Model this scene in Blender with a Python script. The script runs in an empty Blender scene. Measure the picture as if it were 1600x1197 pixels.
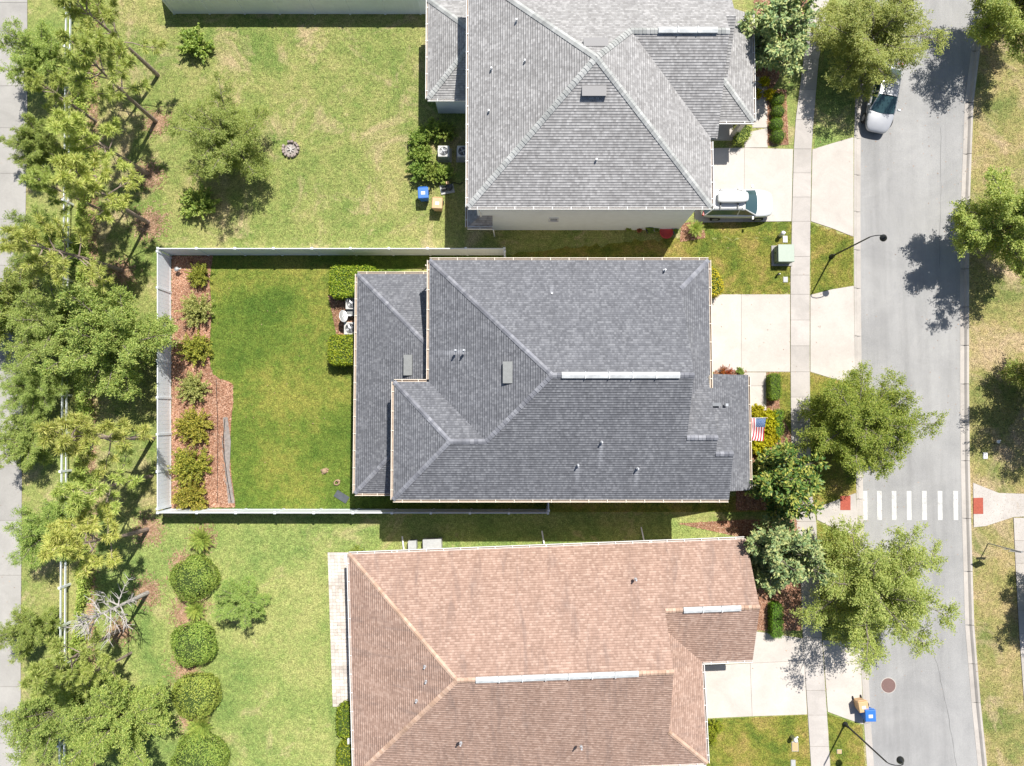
import bpy, bmesh, math, random
import numpy as np
from mathutils import Vector, Matrix

# ------------------------------------------------------------------ camera, sky, sun, exposure
SC = bpy.context.scene
COL = SC.collection
CAM_H = 46.0                       # drone height above the lawn, metres
TILT = math.radians(2.93)          # gimbal a little short of straight down
FPX = 1104.0                       # focal length in pixels of the 1600 px wide frame

cam_d = bpy.data.cameras.new('camera')
cam_d.sensor_width = 36.0
cam_d.lens = 36.0 * FPX / 1600.0
cam_d.clip_end = 3000.0
cam = bpy.data.objects.new('camera', cam_d)
cam.location = (0, 0, CAM_H)
cam.rotation_euler = (TILT, 0, 0)
COL.objects.link(cam)
SC.camera = cam

SUN_DIR = Vector((0.28, 0.51, 1.0)).normalized()      # towards the sun
ELEV = math.asin(SUN_DIR.z)
AZ = math.atan2(SUN_DIR.x, SUN_DIR.y)                 # clockwise from +Y
world = bpy.data.worlds.new('World')
SC.world = world
world.use_nodes = True
wn = world.node_tree.nodes; wl = world.node_tree.links
sky = wn.new('ShaderNodeTexSky'); sky.sky_type = 'NISHITA'; sky.sun_disc = False
sky.sun_elevation = ELEV; sky.sun_rotation = AZ
sky.air_density = 1.0; sky.dust_density = 1.2; sky.ozone_density = 1.0
bg = wn.get('Background') or wn.new('ShaderNodeBackground')
bg.inputs['Strength'].default_value = 0.075
wl.new(sky.outputs['Color'], bg.inputs['Color'])

sun_d = bpy.data.lights.new('sun', 'SUN')
sun_d.energy = 5.0; sun_d.angle = math.radians(0.53); sun_d.color = (1.0, 0.955, 0.88)
sun = bpy.data.objects.new('sun', sun_d)
sun.rotation_euler = SUN_DIR.to_track_quat('Z', 'Y').to_euler()
sun.location = (15, 25, 60)
COL.objects.link(sun)

SC.view_settings.view_transform = 'Standard'
SC.view_settings.look = 'None'
SC.view_settings.gamma = 1.0
SC.view_settings.use_curve_mapping = False
SC.view_settings.exposure = 0.5
try:
    SC.cycles.max_bounces = 6; SC.cycles.transparent_max_bounces = 6
    SC.cycles.caustics_reflective = False; SC.cycles.caustics_refractive = False
except Exception:
    pass

# ------------------------------------------------------------------ helpers
RNG = np.random.default_rng(7)
random.seed(7)
CA, SA = math.cos(TILT), math.sin(TILT)

def W(px, py, z=0.0):
    """survey helper: where a point of known height z, read off the photograph, stands"""
    cx = (px - 800.0) / FPX; cy = (598.5 - py) / FPX
    y = cy * CA + SA; zz = cy * SA - CA
    t = (CAM_H - z) / -zz
    return Vector((cx * t, y * t, z))

def tag(o, label=None, cat=None, group=None, kind=None):
    if label: o['label'] = label
    if cat: o['category'] = cat
    if group: o['group'] = group
    if kind: o['kind'] = kind
    return o

def empty(name, loc=(0, 0, 0), rz=0.0, label=None, cat=None, group=None):
    o = bpy.data.objects.new(name, None); COL.objects.link(o)
    o.location = loc; o.rotation_euler = (0, 0, rz); o.empty_display_size = 0.3
    return tag(o, label, cat, group)

def link(name, me, mat=None, parent=None):
    o = bpy.data.objects.new(name, me); COL.objects.link(o)
    if mat is not None and len(me.materials) == 0: me.materials.append(mat)
    if parent is not None: o.parent = parent
    return o

def copy_tree(o, parent=None):
    c = o.copy(); COL.objects.link(c); c.parent = parent
    for ch in o.children: copy_tree(ch, c)
    return c

def sub(v, w): return Vector(v) - Vector(w)

class MB:
    """collects simple shapes for ONE mesh"""
    def __init__(s): s.v = []; s.f = []; s.m = []; s.uv = None; s.sm = False
    def add(s, vs, fs, mi=0):
        b = len(s.v); s.v += [tuple(v) for v in vs]
        s.f += [tuple(i + b for i in f) for f in fs]; s.m += [mi] * len(fs); return s
    def box(s, c, d, rz=0.0, mi=0, taper=1.0, rx=0.0, ry=0.0):
        hx, hy, hz = d[0] / 2, d[1] / 2, d[2] / 2
        M = Matrix.Rotation(rz, 3, 'Z') @ Matrix.Rotation(ry, 3, 'Y') @ Matrix.Rotation(rx, 3, 'X')
        vs = []
        for z in (-1, 1):
            k = taper if z > 0 else 1.0
            for x, y in ((-1, -1), (1, -1), (1, 1), (-1, 1)):
                vs.append(Vector(c) + M @ Vector((x * hx * k, y * hy * k, z * hz)))
        return s.add(vs, [(3, 2, 1, 0), (4, 5, 6, 7), (0, 1, 5, 4), (1, 2, 6, 5), (2, 3, 7, 6), (3, 0, 4, 7)], mi)
    def prism(s, poly, z0, z1, mi=0):
        n = len(poly)
        area = sum(poly[i][0] * poly[(i + 1) % n][1] - poly[(i + 1) % n][0] * poly[i][1] for i in range(n))
        if area < 0: poly = list(poly)[::-1]
        vs = [(p[0], p[1], z0) for p in poly] + [(p[0], p[1], z1) for p in poly]
        fs = [tuple(range(n))[::-1], tuple(range(n, 2 * n))]
        fs += [(i, (i + 1) % n, n + (i + 1) % n, n + i) for i in range(n)]
        return s.add(vs, fs, mi)
    def sheet(s, poly, z, mi=0):
        n = len(poly)
        area = sum(poly[i][0] * poly[(i + 1) % n][1] - poly[(i + 1) % n][0] * poly[i][1] for i in range(n))
        if area < 0: poly = list(poly)[::-1]
        return s.add([(p[0], p[1], z) for p in poly], [tuple(range(n))], mi)
    def tube(s, path, radii, n=8, mi=0, cap=True):
        path = [Vector(p) for p in path]; rings = []
        if not hasattr(radii, '__len__'): radii = [radii] * len(path)
        for i, p in enumerate(path):
            d = (path[min(i + 1, len(path) - 1)] - path[max(i - 1, 0)])
            if d.length < 1e-6: d = Vector((0, 0, 1))
            d.normalize()
            a = d.orthogonal().normalized() if i == 0 else (a - d * a.dot(d)).normalized()
            b = d.cross(a)
            rings.append([p + (a * math.cos(t) + b * math.sin(t)) * radii[i] for t in [2 * math.pi * k / n for k in range(n)]])
        vs = [v for r in rings for v in r]; fs = []
        for i in range(len(path) - 1):
            for k in range(n):
                fs.append((i * n + k, i * n + (k + 1) % n, (i + 1) * n + (k + 1) % n, (i + 1) * n + k))
        if cap:
            fs.append(tuple(range(n))[::-1]); fs.append(tuple((len(path) - 1) * n + k for k in range(n)))
        return s.add(vs, fs, mi)
    def lathe(s, prof, c=(0, 0, 0), n=16, mi=0, closed=True):
        vs = []; fs = []
        for r, z in prof:
            for k in range(n):
                t = 2 * math.pi * k / n
                vs.append((c[0] + r * math.cos(t), c[1] + r * math.sin(t), c[2] + z))
        for i in range(len(prof) - 1):
            for k in range(n):
                fs.append((i * n + k, i * n + (k + 1) % n, (i + 1) * n + (k + 1) % n, (i + 1) * n + k))
        if closed:
            fs.append(tuple(range(n))[::-1]); fs.append(tuple((len(prof) - 1) * n + k for k in range(n)))
        return s.add(vs, fs, mi)
    def mesh(s, name):
        me = bpy.data.meshes.new(name); me.from_pydata(s.v, [], s.f)
        if any(s.m): me.polygons.foreach_set('material_index', s.m)
        if s.sm: me.polygons.foreach_set('use_smooth', [True] * len(s.f))
        me.update(); return me
    def build(s, name, mats, parent=None, smooth=False, bevel=0.0):
        s.sm = smooth
        me = s.mesh(name)
        for m in (mats if isinstance(mats, (list, tuple)) else [mats]): me.materials.append(m)
        o = link(name, me, None, parent)
        if bevel:
            b = o.modifiers.new('bevel', 'BEVEL'); b.width = bevel; b.segments = 2; b.limit_method = 'ANGLE'
        return o

def fast_mesh(name, verts, faces, mat=None, smooth=False):
    """numpy (N,3) verts and (M,k) faces -> mesh"""
    me = bpy.data.meshes.new(name)
    nv, (nf, k) = len(verts), faces.shape
    me.vertices.add(nv); me.vertices.foreach_set('co', verts.astype(np.float32).ravel())
    me.loops.add(nf * k); me.loops.foreach_set('vertex_index', faces.astype(np.int32).ravel())
    me.polygons.add(nf)
    me.polygons.foreach_set('loop_start', np.arange(0, nf * k, k, dtype=np.int32))
    me.polygons.foreach_set('loop_total', np.full(nf, k, dtype=np.int32))
    if smooth: me.polygons.foreach_set('use_smooth', np.ones(nf, dtype=bool))
    me.update(calc_edges=True)
    if mat: me.materials.append(mat)
    return me

def unit(a): return a / (np.linalg.norm(a, axis=-1, keepdims=True) + 1e-9)

def leaf_mesh(name, pos, dirs, nrm, ln, wd, mat):
    """rhombic leaves: base at pos, pointing along dirs, facing nrm; ln, wd scalars or arrays"""
    dirs = unit(dirs); side = unit(np.cross(dirs, nrm)); up = np.cross(side, dirs)
    n = len(pos)
    ln = np.broadcast_to(np.asarray(ln, float), (n,))[:, None]; wd = np.broadcast_to(np.asarray(wd, float), (n,))[:, None]
    a = pos; c = pos + dirs * ln - up * ln * 0.12
    m = pos + dirs * ln * 0.45 + up * ln * 0.06
    v = np.stack([a, m + side * wd * 0.5, c, m - side * wd * 0.5], 1).reshape(-1, 3)
    f = np.arange(4 * n).reshape(-1, 4)
    return fast_mesh(name, v, f, mat)

def in_poly(x, y, poly):
    ins = np.zeros(len(x), bool); n = len(poly); j = n - 1
    for i in range(n):
        xi, yi = poly[i][0], poly[i][1]; xj, yj = poly[j][0], poly[j][1]
        c = ((yi > y) != (yj > y)) & (x < (xj - xi) * (y - yi) / (yj - yi + 1e-12) + xi)
        ins ^= c; j = i
    return ins

def scatter(poly, dens, rng=RNG, holes=()):
    xs = [p[0] for p in poly]; ys = [p[1] for p in poly]
    n = int((max(xs) - min(xs)) * (max(ys) - min(ys)) * dens)
    x = rng.uniform(min(xs), max(xs), n); y = rng.uniform(min(ys), max(ys), n)
    k = in_poly(x, y, poly)
    for h in holes: k &= ~in_poly(x, y, h)
    return x[k], y[k]

def PX(pts, z=0.0):
    return [W(a, b, z) for a, b in pts]

# ------------------------------------------------------------------ materials
def new_mat(name):
    m = bpy.data.materials.new(name); m.use_nodes = True
    nt = m.node_tree; b = nt.nodes.get('Principled BSDF')
    return m, nt, b

def N(nt, t, **kw):
    n = nt.nodes.new(t)
    for k, v in kw.items():
        if k in n.inputs: n.inputs[k].default_value = v
        else: setattr(n, k, v)
    return n

def ramp(nt, fac, stops, interp='LINEAR'):
    r = nt.nodes.new('ShaderNodeValToRGB'); r.color_ramp.interpolation = interp
    e = r.color_ramp.elements
    while len(e) < len(stops): e.new(0.5)
    for i, (p, c) in enumerate(stops):
        e[i].position = p; e[i].color = (c[0], c[1], c[2], 1) if hasattr(c, '__len__') else (c, c, c, 1)
    nt.links.new(fac, r.inputs['Fac']); return r

def mixc(nt, fac, a, b, mode='MIX'):
    m = nt.nodes.new('ShaderNodeMix'); m.data_type = 'RGBA'; m.blend_type = mode
    for s, v in ((m.inputs['Factor'], fac), (m.inputs['A'], a), (m.inputs['B'], b)):
        if isinstance(v, bpy.types.NodeSocket): nt.links.new(v, s)
        elif hasattr(v, '__len__'): s.default_value = (v[0], v[1], v[2], 1)
        else: s.default_value = v
    return m.outputs['Result']

def noise(nt, scale, detail=4, rough=0.55, coord='Object', dist=0.0, vec=None):
    if vec is None:
        tc = nt.nodes.new('ShaderNodeTexCoord'); vec = tc.outputs[coord]
    n = nt.nodes.new('ShaderNodeTexNoise')
    n.inputs['Scale'].default_value = scale; n.inputs['Detail'].default_value = detail
    n.inputs['Roughness'].default_value = rough; n.inputs['Distortion'].default_value = dist
    nt.links.new(vec, n.inputs['Vector']); return n.outputs['Fac']

def gpos(nt):
    return nt.nodes.new('ShaderNodeNewGeometry').outputs['Position']

def bump(nt, b, h, strength=0.3, dist=0.02):
    n = nt.nodes.new('ShaderNodeBump'); n.inputs['Strength'].default_value = strength; n.inputs['Distance'].default_value = dist
    nt.links.new(h, n.inputs['Height']); nt.links.new(n.outputs['Normal'], b.inputs['Normal'])

def plain(name, col, rough=0.6, metal=0.0, var=0.12, scale=6.0, spec=0.4, bmp=0.0):
    m, nt, b = new_mat(name)
    f = noise(nt, scale, 5, 0.6, vec=gpos(nt))
    c = ramp(nt, f, [(0.25, [x * (1 - var) for x in col]), (0.75, [min(1, x * (1 + var)) for x in col])])
    nt.links.new(c.outputs['Color'], b.inputs['Base Color'])
    b.inputs['Roughness'].default_value = rough; b.inputs['Metallic'].default_value = metal
    b.inputs['Specular IOR Level'].default_value = spec
    if bmp: bump(nt, b, noise(nt, scale * 8, 3, vec=gpos(nt)), bmp, 0.01)
    return m

def leaf_mat(name, c_dark, c_mid, c_light, trans=0.3, rough=0.55, spec=0.3):
    m, nt, b = new_mat(name)
    g = nt.nodes.new('ShaderNodeNewGeometry')
    r = ramp(nt, g.outputs['Random Per Island'], [(0.0, c_dark), (0.5, c_mid), (1.0, c_light)])
    oi = nt.nodes.new('ShaderNodeObjectInfo')
    hs = nt.nodes.new('ShaderNodeHueSaturation'); hs.inputs['Saturation'].default_value = 1.0
    mr = nt.nodes.new('ShaderNodeMapRange'); mr.inputs['To Min'].default_value = 0.88; mr.inputs['To Max'].default_value = 1.14
    nt.links.new(oi.outputs['Random'], mr.inputs['Value']); nt.links.new(mr.outputs['Result'], hs.inputs['Value'])
    nt.links.new(r.outputs['Color'], hs.inputs['Color'])
    rw = nt.nodes.new('ShaderNodeTexWhiteNoise'); rw.noise_dimensions = '1D'; nt.links.new(oi.outputs['Random'], rw.inputs['W'])
    mh_ = nt.nodes.new('ShaderNodeMapRange'); mh_.inputs['To Min'].default_value = 0.482; mh_.inputs['To Max'].default_value = 0.514
    nt.links.new(rw.outputs['Value'], mh_.inputs['Value']); nt.links.new(mh_.outputs['Result'], hs.inputs['Hue'])
    col = hs.outputs['Color']
    nt.links.new(col, b.inputs['Base Color']); b.inputs['Roughness'].default_value = rough
    b.inputs['Specular IOR Level'].default_value = spec
    t = nt.nodes.new('ShaderNodeBsdfTranslucent')
    tcol = mixc(nt, 1.0, col, (1.7, 1.6, 0.6), 'MULTIPLY')
    nt.links.new(tcol, t.inputs['Color'])
    mx = nt.nodes.new('ShaderNodeMixShader'); mx.inputs['Fac'].default_value = trans
    nt.links.new(b.outputs['BSDF'], mx.inputs[1]); nt.links.new(t.outputs['BSDF'], mx.inputs[2])
    nt.links.new(mx.outputs['Shader'], nt.nodes['Material Output'].inputs['Surface'])
    return m

def grass_mat(name, stops, blade=False, patch=0.22, worn=None, wornpos=0.62):
    """stops: three lawn colours; large patches from world noise, fine grain on top"""
    m, nt, b = new_mat(name)
    p = gpos(nt)
    big = noise(nt, patch, 5, 0.62, vec=p, dist=0.4)
    med = noise(nt, 1.6, 4, 0.65, vec=p)
    fine = noise(nt, 13.0, 3, 0.75, vec=p)
    tuft = noise(nt, 4.2, 3, 0.7, vec=p)
    mm = nt.nodes.new('ShaderNodeMath'); mm.operation = 'MULTIPLY_ADD'
    nt.links.new(med, mm.inputs[0]); mm.inputs[1].default_value = 0.45; nt.links.new(big, mm.inputs[2])
    r = ramp(nt, mm.outputs[0], [(0.56, stops[0]), (0.72, stops[1]), (0.9, stops[2])])
    col = r.outputs['Color']
    if worn:
        wn_ = noise(nt, 0.33, 5, 0.68, vec=p, dist=0.7)
        wf = ramp(nt, wn_, [(wornpos - 0.08, 0.0), (wornpos + 0.08, 1.0)])
        col = mixc(nt, wf.outputs['Color'], col, worn)
    wd = noise(nt, 2.6, 6, 0.75, vec=p, dist=0.5); wf2 = ramp(nt, wd, [(0.62, 0.0), (0.72, 0.55)])
    col = mixc(nt, wf2.outputs['Color'], col, [x * 1.5 for x in (stops[2][0], stops[2][1] * .9, stops[2][2] * 1.3)])
    wd2 = noise(nt, 1.9, 6, 0.75, vec=p, dist=0.8); wf3 = ramp(nt, wd2, [(0.63, 0.0), (0.74, 0.6)])
    col = mixc(nt, wf3.outputs['Color'], col, [x * .62 for x in stops[0]])
    if blade:
        g = nt.nodes.new('ShaderNodeNewGeometry')
        v = ramp(nt, g.outputs['Random Per Island'], [(0.0, 0.5), (0.6, 1.0), (1.0, 1.7)])
    else:
        v = ramp(nt, fine, [(0.3, 0.42), (0.5, 1.0), (0.7, 1.75)])
    col = mixc(nt, 1.0, col, v.outputs['Color'], 'MULTIPLY')
    v2 = ramp(nt, tuft, [(0.3, 0.72), (0.5, 1.0), (0.72, 1.3)])
    col = mixc(nt, 1.0, col, v2.outputs['Color'], 'MULTIPLY')
    nt.links.new(col, b.inputs['Base Color']); b.inputs['Roughness'].default_value = 0.8
    b.inputs['Specular IOR Level'].default_value = 0.15
    if not blade: bump(nt, b, fine, 0.6, 0.05)
    return m

def mth(nt, op, x, y=None, z=None):
    n = nt.nodes.new('ShaderNodeMath'); n.operation = op
    for i, v in enumerate((x, y, z)):
        if v is None: continue
        if isinstance(v, bpy.types.NodeSocket): nt.links.new(v, n.inputs[i])
        else: n.inputs[i].default_value = v
    return n.outputs[0]

def shingle_mat(name, dark, mid, light, streak=None, wash=(), cw=0.14, ch=0.143, line=0.4):
    """laminated shingles: courses of tabs with a tone of their own, each course lapping the next"""
    m, nt, b = new_mat(name)
    uv = nt.nodes.new('ShaderNodeUVMap').outputs['UV']
    sx = nt.nodes.new('ShaderNodeSeparateXYZ'); nt.links.new(uv, sx.inputs[0])
    vv = mth(nt, 'DIVIDE', sx.outputs['Y'], ch); row = mth(nt, 'FLOOR', vv); fr = mth(nt, 'FRACT', vv)
    def tabs(width, seed):
        w1 = nt.nodes.new('ShaderNodeTexWhiteNoise'); w1.noise_dimensions = '1D'; nt.links.new(mth(nt, 'ADD', row, seed), w1.inputs['W'])
        uu = mth(nt, 'FLOOR', mth(nt, 'DIVIDE', mth(nt, 'ADD', sx.outputs['X'], w1.outputs['Value']), width))
        cb = nt.nodes.new('ShaderNodeCombineXYZ'); nt.links.new(uu, cb.inputs[0]); nt.links.new(row, cb.inputs[1]); cb.inputs[2].default_value = seed
        w2 = nt.nodes.new('ShaderNodeTexWhiteNoise'); w2.noise_dimensions = '3D'; nt.links.new(cb.outputs[0], w2.inputs['Vector'])
        return w2.outputs['Value']
    t1, t2 = tabs(cw, 3.0), tabs(cw * 1.73, 11.0)
    tv = mth(nt, 'MULTIPLY_ADD', t1, 0.6, mth(nt, 'MULTIPLY', t2, 0.4))
    tone = ramp(nt, tv, [(0.12, dark), (0.55, mid), (0.88, light)])
    mp = nt.nodes.new('ShaderNodeMapping'); mp.inputs['Scale'].default_value = (1.0, 0.4, 1.0); nt.links.new(uv, mp.inputs['Vector'])
    big = noise(nt, 0.7, 6, 0.7, vec=mp.outputs['Vector'])
    bl = ramp(nt, big, [(0.3, 0.86), (0.55, 1.0), (0.75, 1.10)])
    col = mixc(nt, 1.0, tone.outputs['Color'], bl.outputs['Color'], 'MULTIPLY')
    sp = noise(nt, 42.0, 2, 0.8, vec=uv)
    spr = ramp(nt, sp, [(0.3, 0.72), (0.7, 1.28)])
    col = mixc(nt, 1.0, col, spr.outputs['Color'], 'MULTIPLY')
    if streak:
        mp2 = nt.nodes.new('ShaderNodeMapping'); mp2.inputs['Scale'].default_value = (1.1, 0.16, 1.0); nt.links.new(uv, mp2.inputs['Vector'])
        st = noise(nt, 1.3, 6, 0.7, vec=mp2.outputs['Vector'], dist=0.8)
        sf = ramp(nt, st, [(0.52, 0.0), (0.72, 0.7)])
        col = mixc(nt, sf.outputs['Color'], col, streak)
    for (x0, y0, dx, dy, ln_, wd_) in wash:             # pale zinc wash running down from a vent pipe
        s3 = nt.nodes.new('ShaderNodeSeparateXYZ'); nt.links.new(gpos(nt), s3.inputs[0])
        X = mth(nt, 'SUBTRACT', s3.outputs['X'], x0); Y = mth(nt, 'SUBTRACT', s3.outputs['Y'], y0)
        t = mth(nt, 'ADD', mth(nt, 'MULTIPLY', X, dx), mth(nt, 'MULTIPLY', Y, dy)); s = mth(nt, 'ADD', mth(nt, 'MULTIPLY', X, -dy), mth(nt, 'MULTIPLY', Y, dx))
        f1 = ramp(nt, mth(nt, 'DIVIDE', mth(nt, 'ABSOLUTE', s), wd_), [(0.3, 1.0), (1.0, 0.0)]).outputs['Color']
        f2 = ramp(nt, mth(nt, 'DIVIDE', t, ln_), [(0.0, 0.0), (0.03, 0.8), (0.5, 0.45), (1.0, 0.0)]).outputs['Color']
        f3 = ramp(nt, noise(nt, 9, 3, 0.7, vec=gpos(nt)), [(0.3, 0.35), (0.6, 1.0)]).outputs['Color']
        col = mixc(nt, mth(nt, 'MULTIPLY', mth(nt, 'MULTIPLY', f1, f2), f3), col, [min(.5, x * 1.7) for x in light])
    ln = ramp(nt, fr, [(0.0, 0.0), (0.66, 0.0), (0.84, line), (1.0, line)])        # butt shadow painted into the colour, below the course above
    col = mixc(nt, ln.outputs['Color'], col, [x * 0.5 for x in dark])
    nt.links.new(col, b.inputs['Base Color'])
    b.inputs['Roughness'].default_value = 0.9; b.inputs['Specular IOR Level'].default_value = 0.2
    saw = ramp(nt, fr, [(0.0, 1.0), (0.76, 0.0), (1.0, 1.0)])
    h = mth(nt, 'ADD', saw.outputs['Color'], mth(nt, 'MULTIPLY', tv, 0.5))
    bump(nt, b, h, 0.9, 0.022)
    return m

def concrete_mat(name, col, stain=0.16, fine=0.08):
    m, nt, b = new_mat(name)
    p = gpos(nt)
    a = noise(nt, 0.55, 6, 0.65, vec=p, dist=0.6); c = noise(nt, 14, 4, 0.7, vec=p)
    r1 = ramp(nt, a, [(0.28, [x * (1 - stain) for x in col]), (0.62, col), (0.8, [min(0.85, x * 1.06) for x in col])])
    r2 = ramp(nt, c, [(0.3, 1 - fine), (0.7, 1 + fine * 0.5)])
    cc = mixc(nt, 1.0, r1.outputs['Color'], r2.outputs['Color'], 'MULTIPLY')
    sp = noise(nt, 2.3, 8, 0.8, vec=p); sr = ramp(nt, sp, [(0.60, 0.0), (0.72, 0.5)])
    cc = mixc(nt, sr.outputs['Color'], cc, [x * 0.62 for x in col])
    rs = noise(nt, 0.9, 3, 0.6, vec=p, dist=1.0); rr = ramp(nt, rs, [(0.66, 0.0), (0.8, 0.4)])
    cc = mixc(nt, rr.outputs['Color'], cc, (col[0] * .8, col[1] * .66, col[2] * .52))
    oi = nt.nodes.new('ShaderNodeObjectInfo'); mr = nt.nodes.new('ShaderNodeMapRange')
    mr.inputs['To Min'].default_value = 0.90; mr.inputs['To Max'].default_value = 1.04; nt.links.new(oi.outputs['Random'], mr.inputs['Value'])
    cc = mixc(nt, 1.0, cc, mr.outputs['Result'], 'MULTIPLY')
    nt.links.new(cc, b.inputs['Base Color']); b.inputs['Roughness'].default_value = 0.85; b.inputs['Specular IOR Level'].default_value = 0.2
    bump(nt, b, c, 0.15, 0.01)
    return m

def asphalt_mat():
    m, nt, b = new_mat('road_asphalt')
    p = gpos(nt)
    sx = nt.nodes.new('ShaderNodeSeparateXYZ'); nt.links.new(p, sx.inputs[0])
    mp = nt.nodes.new('ShaderNodeMapping'); mp.inputs['Scale'].default_value = (1.0, 0.07, 1.0); nt.links.new(p, mp.inputs['Vector'])
    lane = noise(nt, 0.9, 5, 0.65, vec=mp.outputs['Vector']); a = noise(nt, 0.3, 7, 0.72, vec=p, dist=0.5); c = noise(nt, 30, 3, 0.85, vec=p)
    r1 = ramp(nt, a, [(0.3, (0.255, 0.255, 0.256)), (0.7, (0.345, 0.342, 0.338))])
    r2 = ramp(nt, lane, [(0.3, 0.84), (0.5, 1.0), (0.7, 1.10)]); r3 = ramp(nt, c, [(0.25, 0.62), (0.75, 1.36)])
    cc = mixc(nt, 1.0, r1.outputs['Color'], r2.outputs['Color'], 'MULTIPLY'); cc = mixc(nt, 1.0, cc, r3.outputs['Color'], 'MULTIPLY')
    blot = noise(nt, 1.1, 7, 0.8, vec=p)
    dk = ramp(nt, blot, [(0.64, 0.0), (0.74, 0.45)]); cc = mixc(nt, dk.outputs['Color'], cc, (0.11, 0.11, 0.11))
    nt.links.new(cc, b.inputs['Base Color']); b.inputs['Roughness'].default_value = 0.9; b.inputs['Specular IOR Level'].default_value = 0.2
    bump(nt, b, c, 0.4, 0.01)
    return m

def bark_mat(name, c1, c2):
    m, nt, b = new_mat(name)
    f = noise(nt, 7, 6, 0.7, vec=gpos(nt))
    r = ramp(nt, f, [(0.3, c1), (0.7, c2)]); nt.links.new(r.outputs['Color'], b.inputs['Base Color']); b.inputs['Roughness'].default_value = 0.9
    bump(nt, b, f, 0.6, 0.03); return m

def chip_mat(name, cols):
    m, nt, b = new_mat(name)
    g = nt.nodes.new('ShaderNodeNewGeometry')
    r = ramp(nt, g.outputs['Random Per Island'], [(i / (len(cols) - 1), c) for i, c in enumerate(cols)])
    f = noise(nt, 0.8, 4, vec=gpos(nt)); r2 = ramp(nt, f, [(0.3, 0.75), (0.7, 1.2)])
    nt.links.new(mixc(nt, 1.0, r.outputs['Color'], r2.outputs['Color'], 'MULTIPLY'), b.inputs['Base Color']); b.inputs['Roughness'].default_value = 0.9; b.inputs['Specular IOR Level'].default_value = 0.2
    return m

M = {}
M['lot_grass'] = grass_mat('lot_grass', [(0.075, 0.132, 0.020), (0.127, 0.179, 0.030), (0.231, 0.234, 0.050)], patch=0.16)
M['lot_blade'] = grass_mat('lot_blade', [(0.095, 0.158, 0.025), (0.157, 0.213, 0.035), (0.282, 0.271, 0.062)], True, patch=0.16)
M['dry_grass'] = grass_mat('dry_grass', [(0.138, 0.196, 0.048), (0.218, 0.247, 0.075), (0.310, 0.287, 0.115)], worn=(0.380, 0.305, 0.172), wornpos=0.60)
M['dry_blade'] = grass_mat('dry_blade', [(0.149, 0.213, 0.052), (0.236, 0.265, 0.081), (0.322, 0.299, 0.121)], True, worn=(0.391, 0.316, 0.178), wornpos=0.60)
M['front_grass'] = grass_mat('front_grass', [(0.098, 0.138, 0.021), (0.184, 0.190, 0.034), (0.287, 0.218, 0.069)], patch=0.5)
M['front_blade'] = grass_mat('front_blade', [(0.109, 0.155, 0.023), (0.201, 0.207, 0.038), (0.299, 0.230, 0.075)], True, patch=0.5)
M['pale_grass'] = grass_mat('pale_grass', [(0.144, 0.213, 0.057), (0.218, 0.270, 0.081), (0.305, 0.316, 0.115)], patch=0.2, worn=(0.391, 0.333, 0.172), wornpos=0.67)
M['pale_blade'] = grass_mat('pale_blade', [(0.155, 0.230, 0.063), (0.236, 0.287, 0.086), (0.316, 0.328, 0.121)], True, patch=0.2, worn=(0.402, 0.345, 0.178), wornpos=0.67)
M['verge_grass'] = grass_mat('verge_grass', [(0.149, 0.178, 0.052), (0.253, 0.236, 0.086), (0.345, 0.270, 0.132)], patch=0.3, worn=(0.391, 0.299, 0.184), wornpos=0.56)
M['verge_blade'] = grass_mat('verge_blade', [(0.161, 0.196, 0.055), (0.270, 0.253, 0.092), (0.356, 0.282, 0.138)], True, patch=0.3, worn=(0.402, 0.310, 0.190), wornpos=0.56)
_w = [(W(px, py, z).x, W(px, py, z).y, dx, dy, ln, wd) for px, py, z, dx, dy, ln, wd in ((903, 727, 7.5, 0, -1, 1.5, .16), (940, 691, 8.1, 0, -1, 1.6, .16), (996, 732, 7.4, 0, -1, 1.3, .16), (727, 548, 7.9, -1, 0, 2.2, .2), (862, 460, 7.2, 0, 1, .8, .13))]
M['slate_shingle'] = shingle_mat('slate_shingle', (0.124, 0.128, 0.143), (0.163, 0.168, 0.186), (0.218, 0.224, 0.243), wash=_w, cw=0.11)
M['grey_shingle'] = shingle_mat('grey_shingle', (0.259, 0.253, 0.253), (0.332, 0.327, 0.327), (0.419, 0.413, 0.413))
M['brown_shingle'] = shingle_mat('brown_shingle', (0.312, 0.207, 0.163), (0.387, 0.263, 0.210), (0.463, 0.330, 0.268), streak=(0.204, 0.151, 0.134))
M['slate_cap'] = chip_mat('slate_cap', [(0.158, 0.163, 0.187), (0.208, 0.214, 0.241), (0.275, 0.281, 0.308)])
M['grey_cap'] = chip_mat('grey_cap', [(0.32, 0.33, 0.325), (0.38, 0.39, 0.385), (0.43, 0.435, 0.43)])
M['brown_cap'] = chip_mat('brown_cap', [(0.410, 0.275, 0.200), (0.486, 0.335, 0.254), (0.551, 0.400, 0.313)])
M['cream_gutter'] = plain('cream_gutter', (0.74, 0.66, 0.55), 0.5, var=0.06)
M['white_gutter'] = plain('white_gutter', (0.78, 0.78, 0.77), 0.5, var=0.05)
M['gutter_in'] = plain('gutter_in', (0.33, 0.26, 0.21), 0.9, var=0.35, scale=3)
M['soffit'] = plain('soffit', (0.62, 0.58, 0.50), 0.7)
M['stucco_cream'] = plain('stucco_cream', (0.60, 0.53, 0.42), 0.85, var=0.06, scale=3, bmp=0.2)
M['stucco_white'] = plain('stucco_white', (0.70, 0.76, 0.82), 0.8, var=0.05, scale=2, bmp=0.1)
M['stucco_tan'] = plain('stucco_tan', (0.66, 0.58, 0.48), 0.85, var=0.06, scale=3, bmp=0.2)
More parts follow.
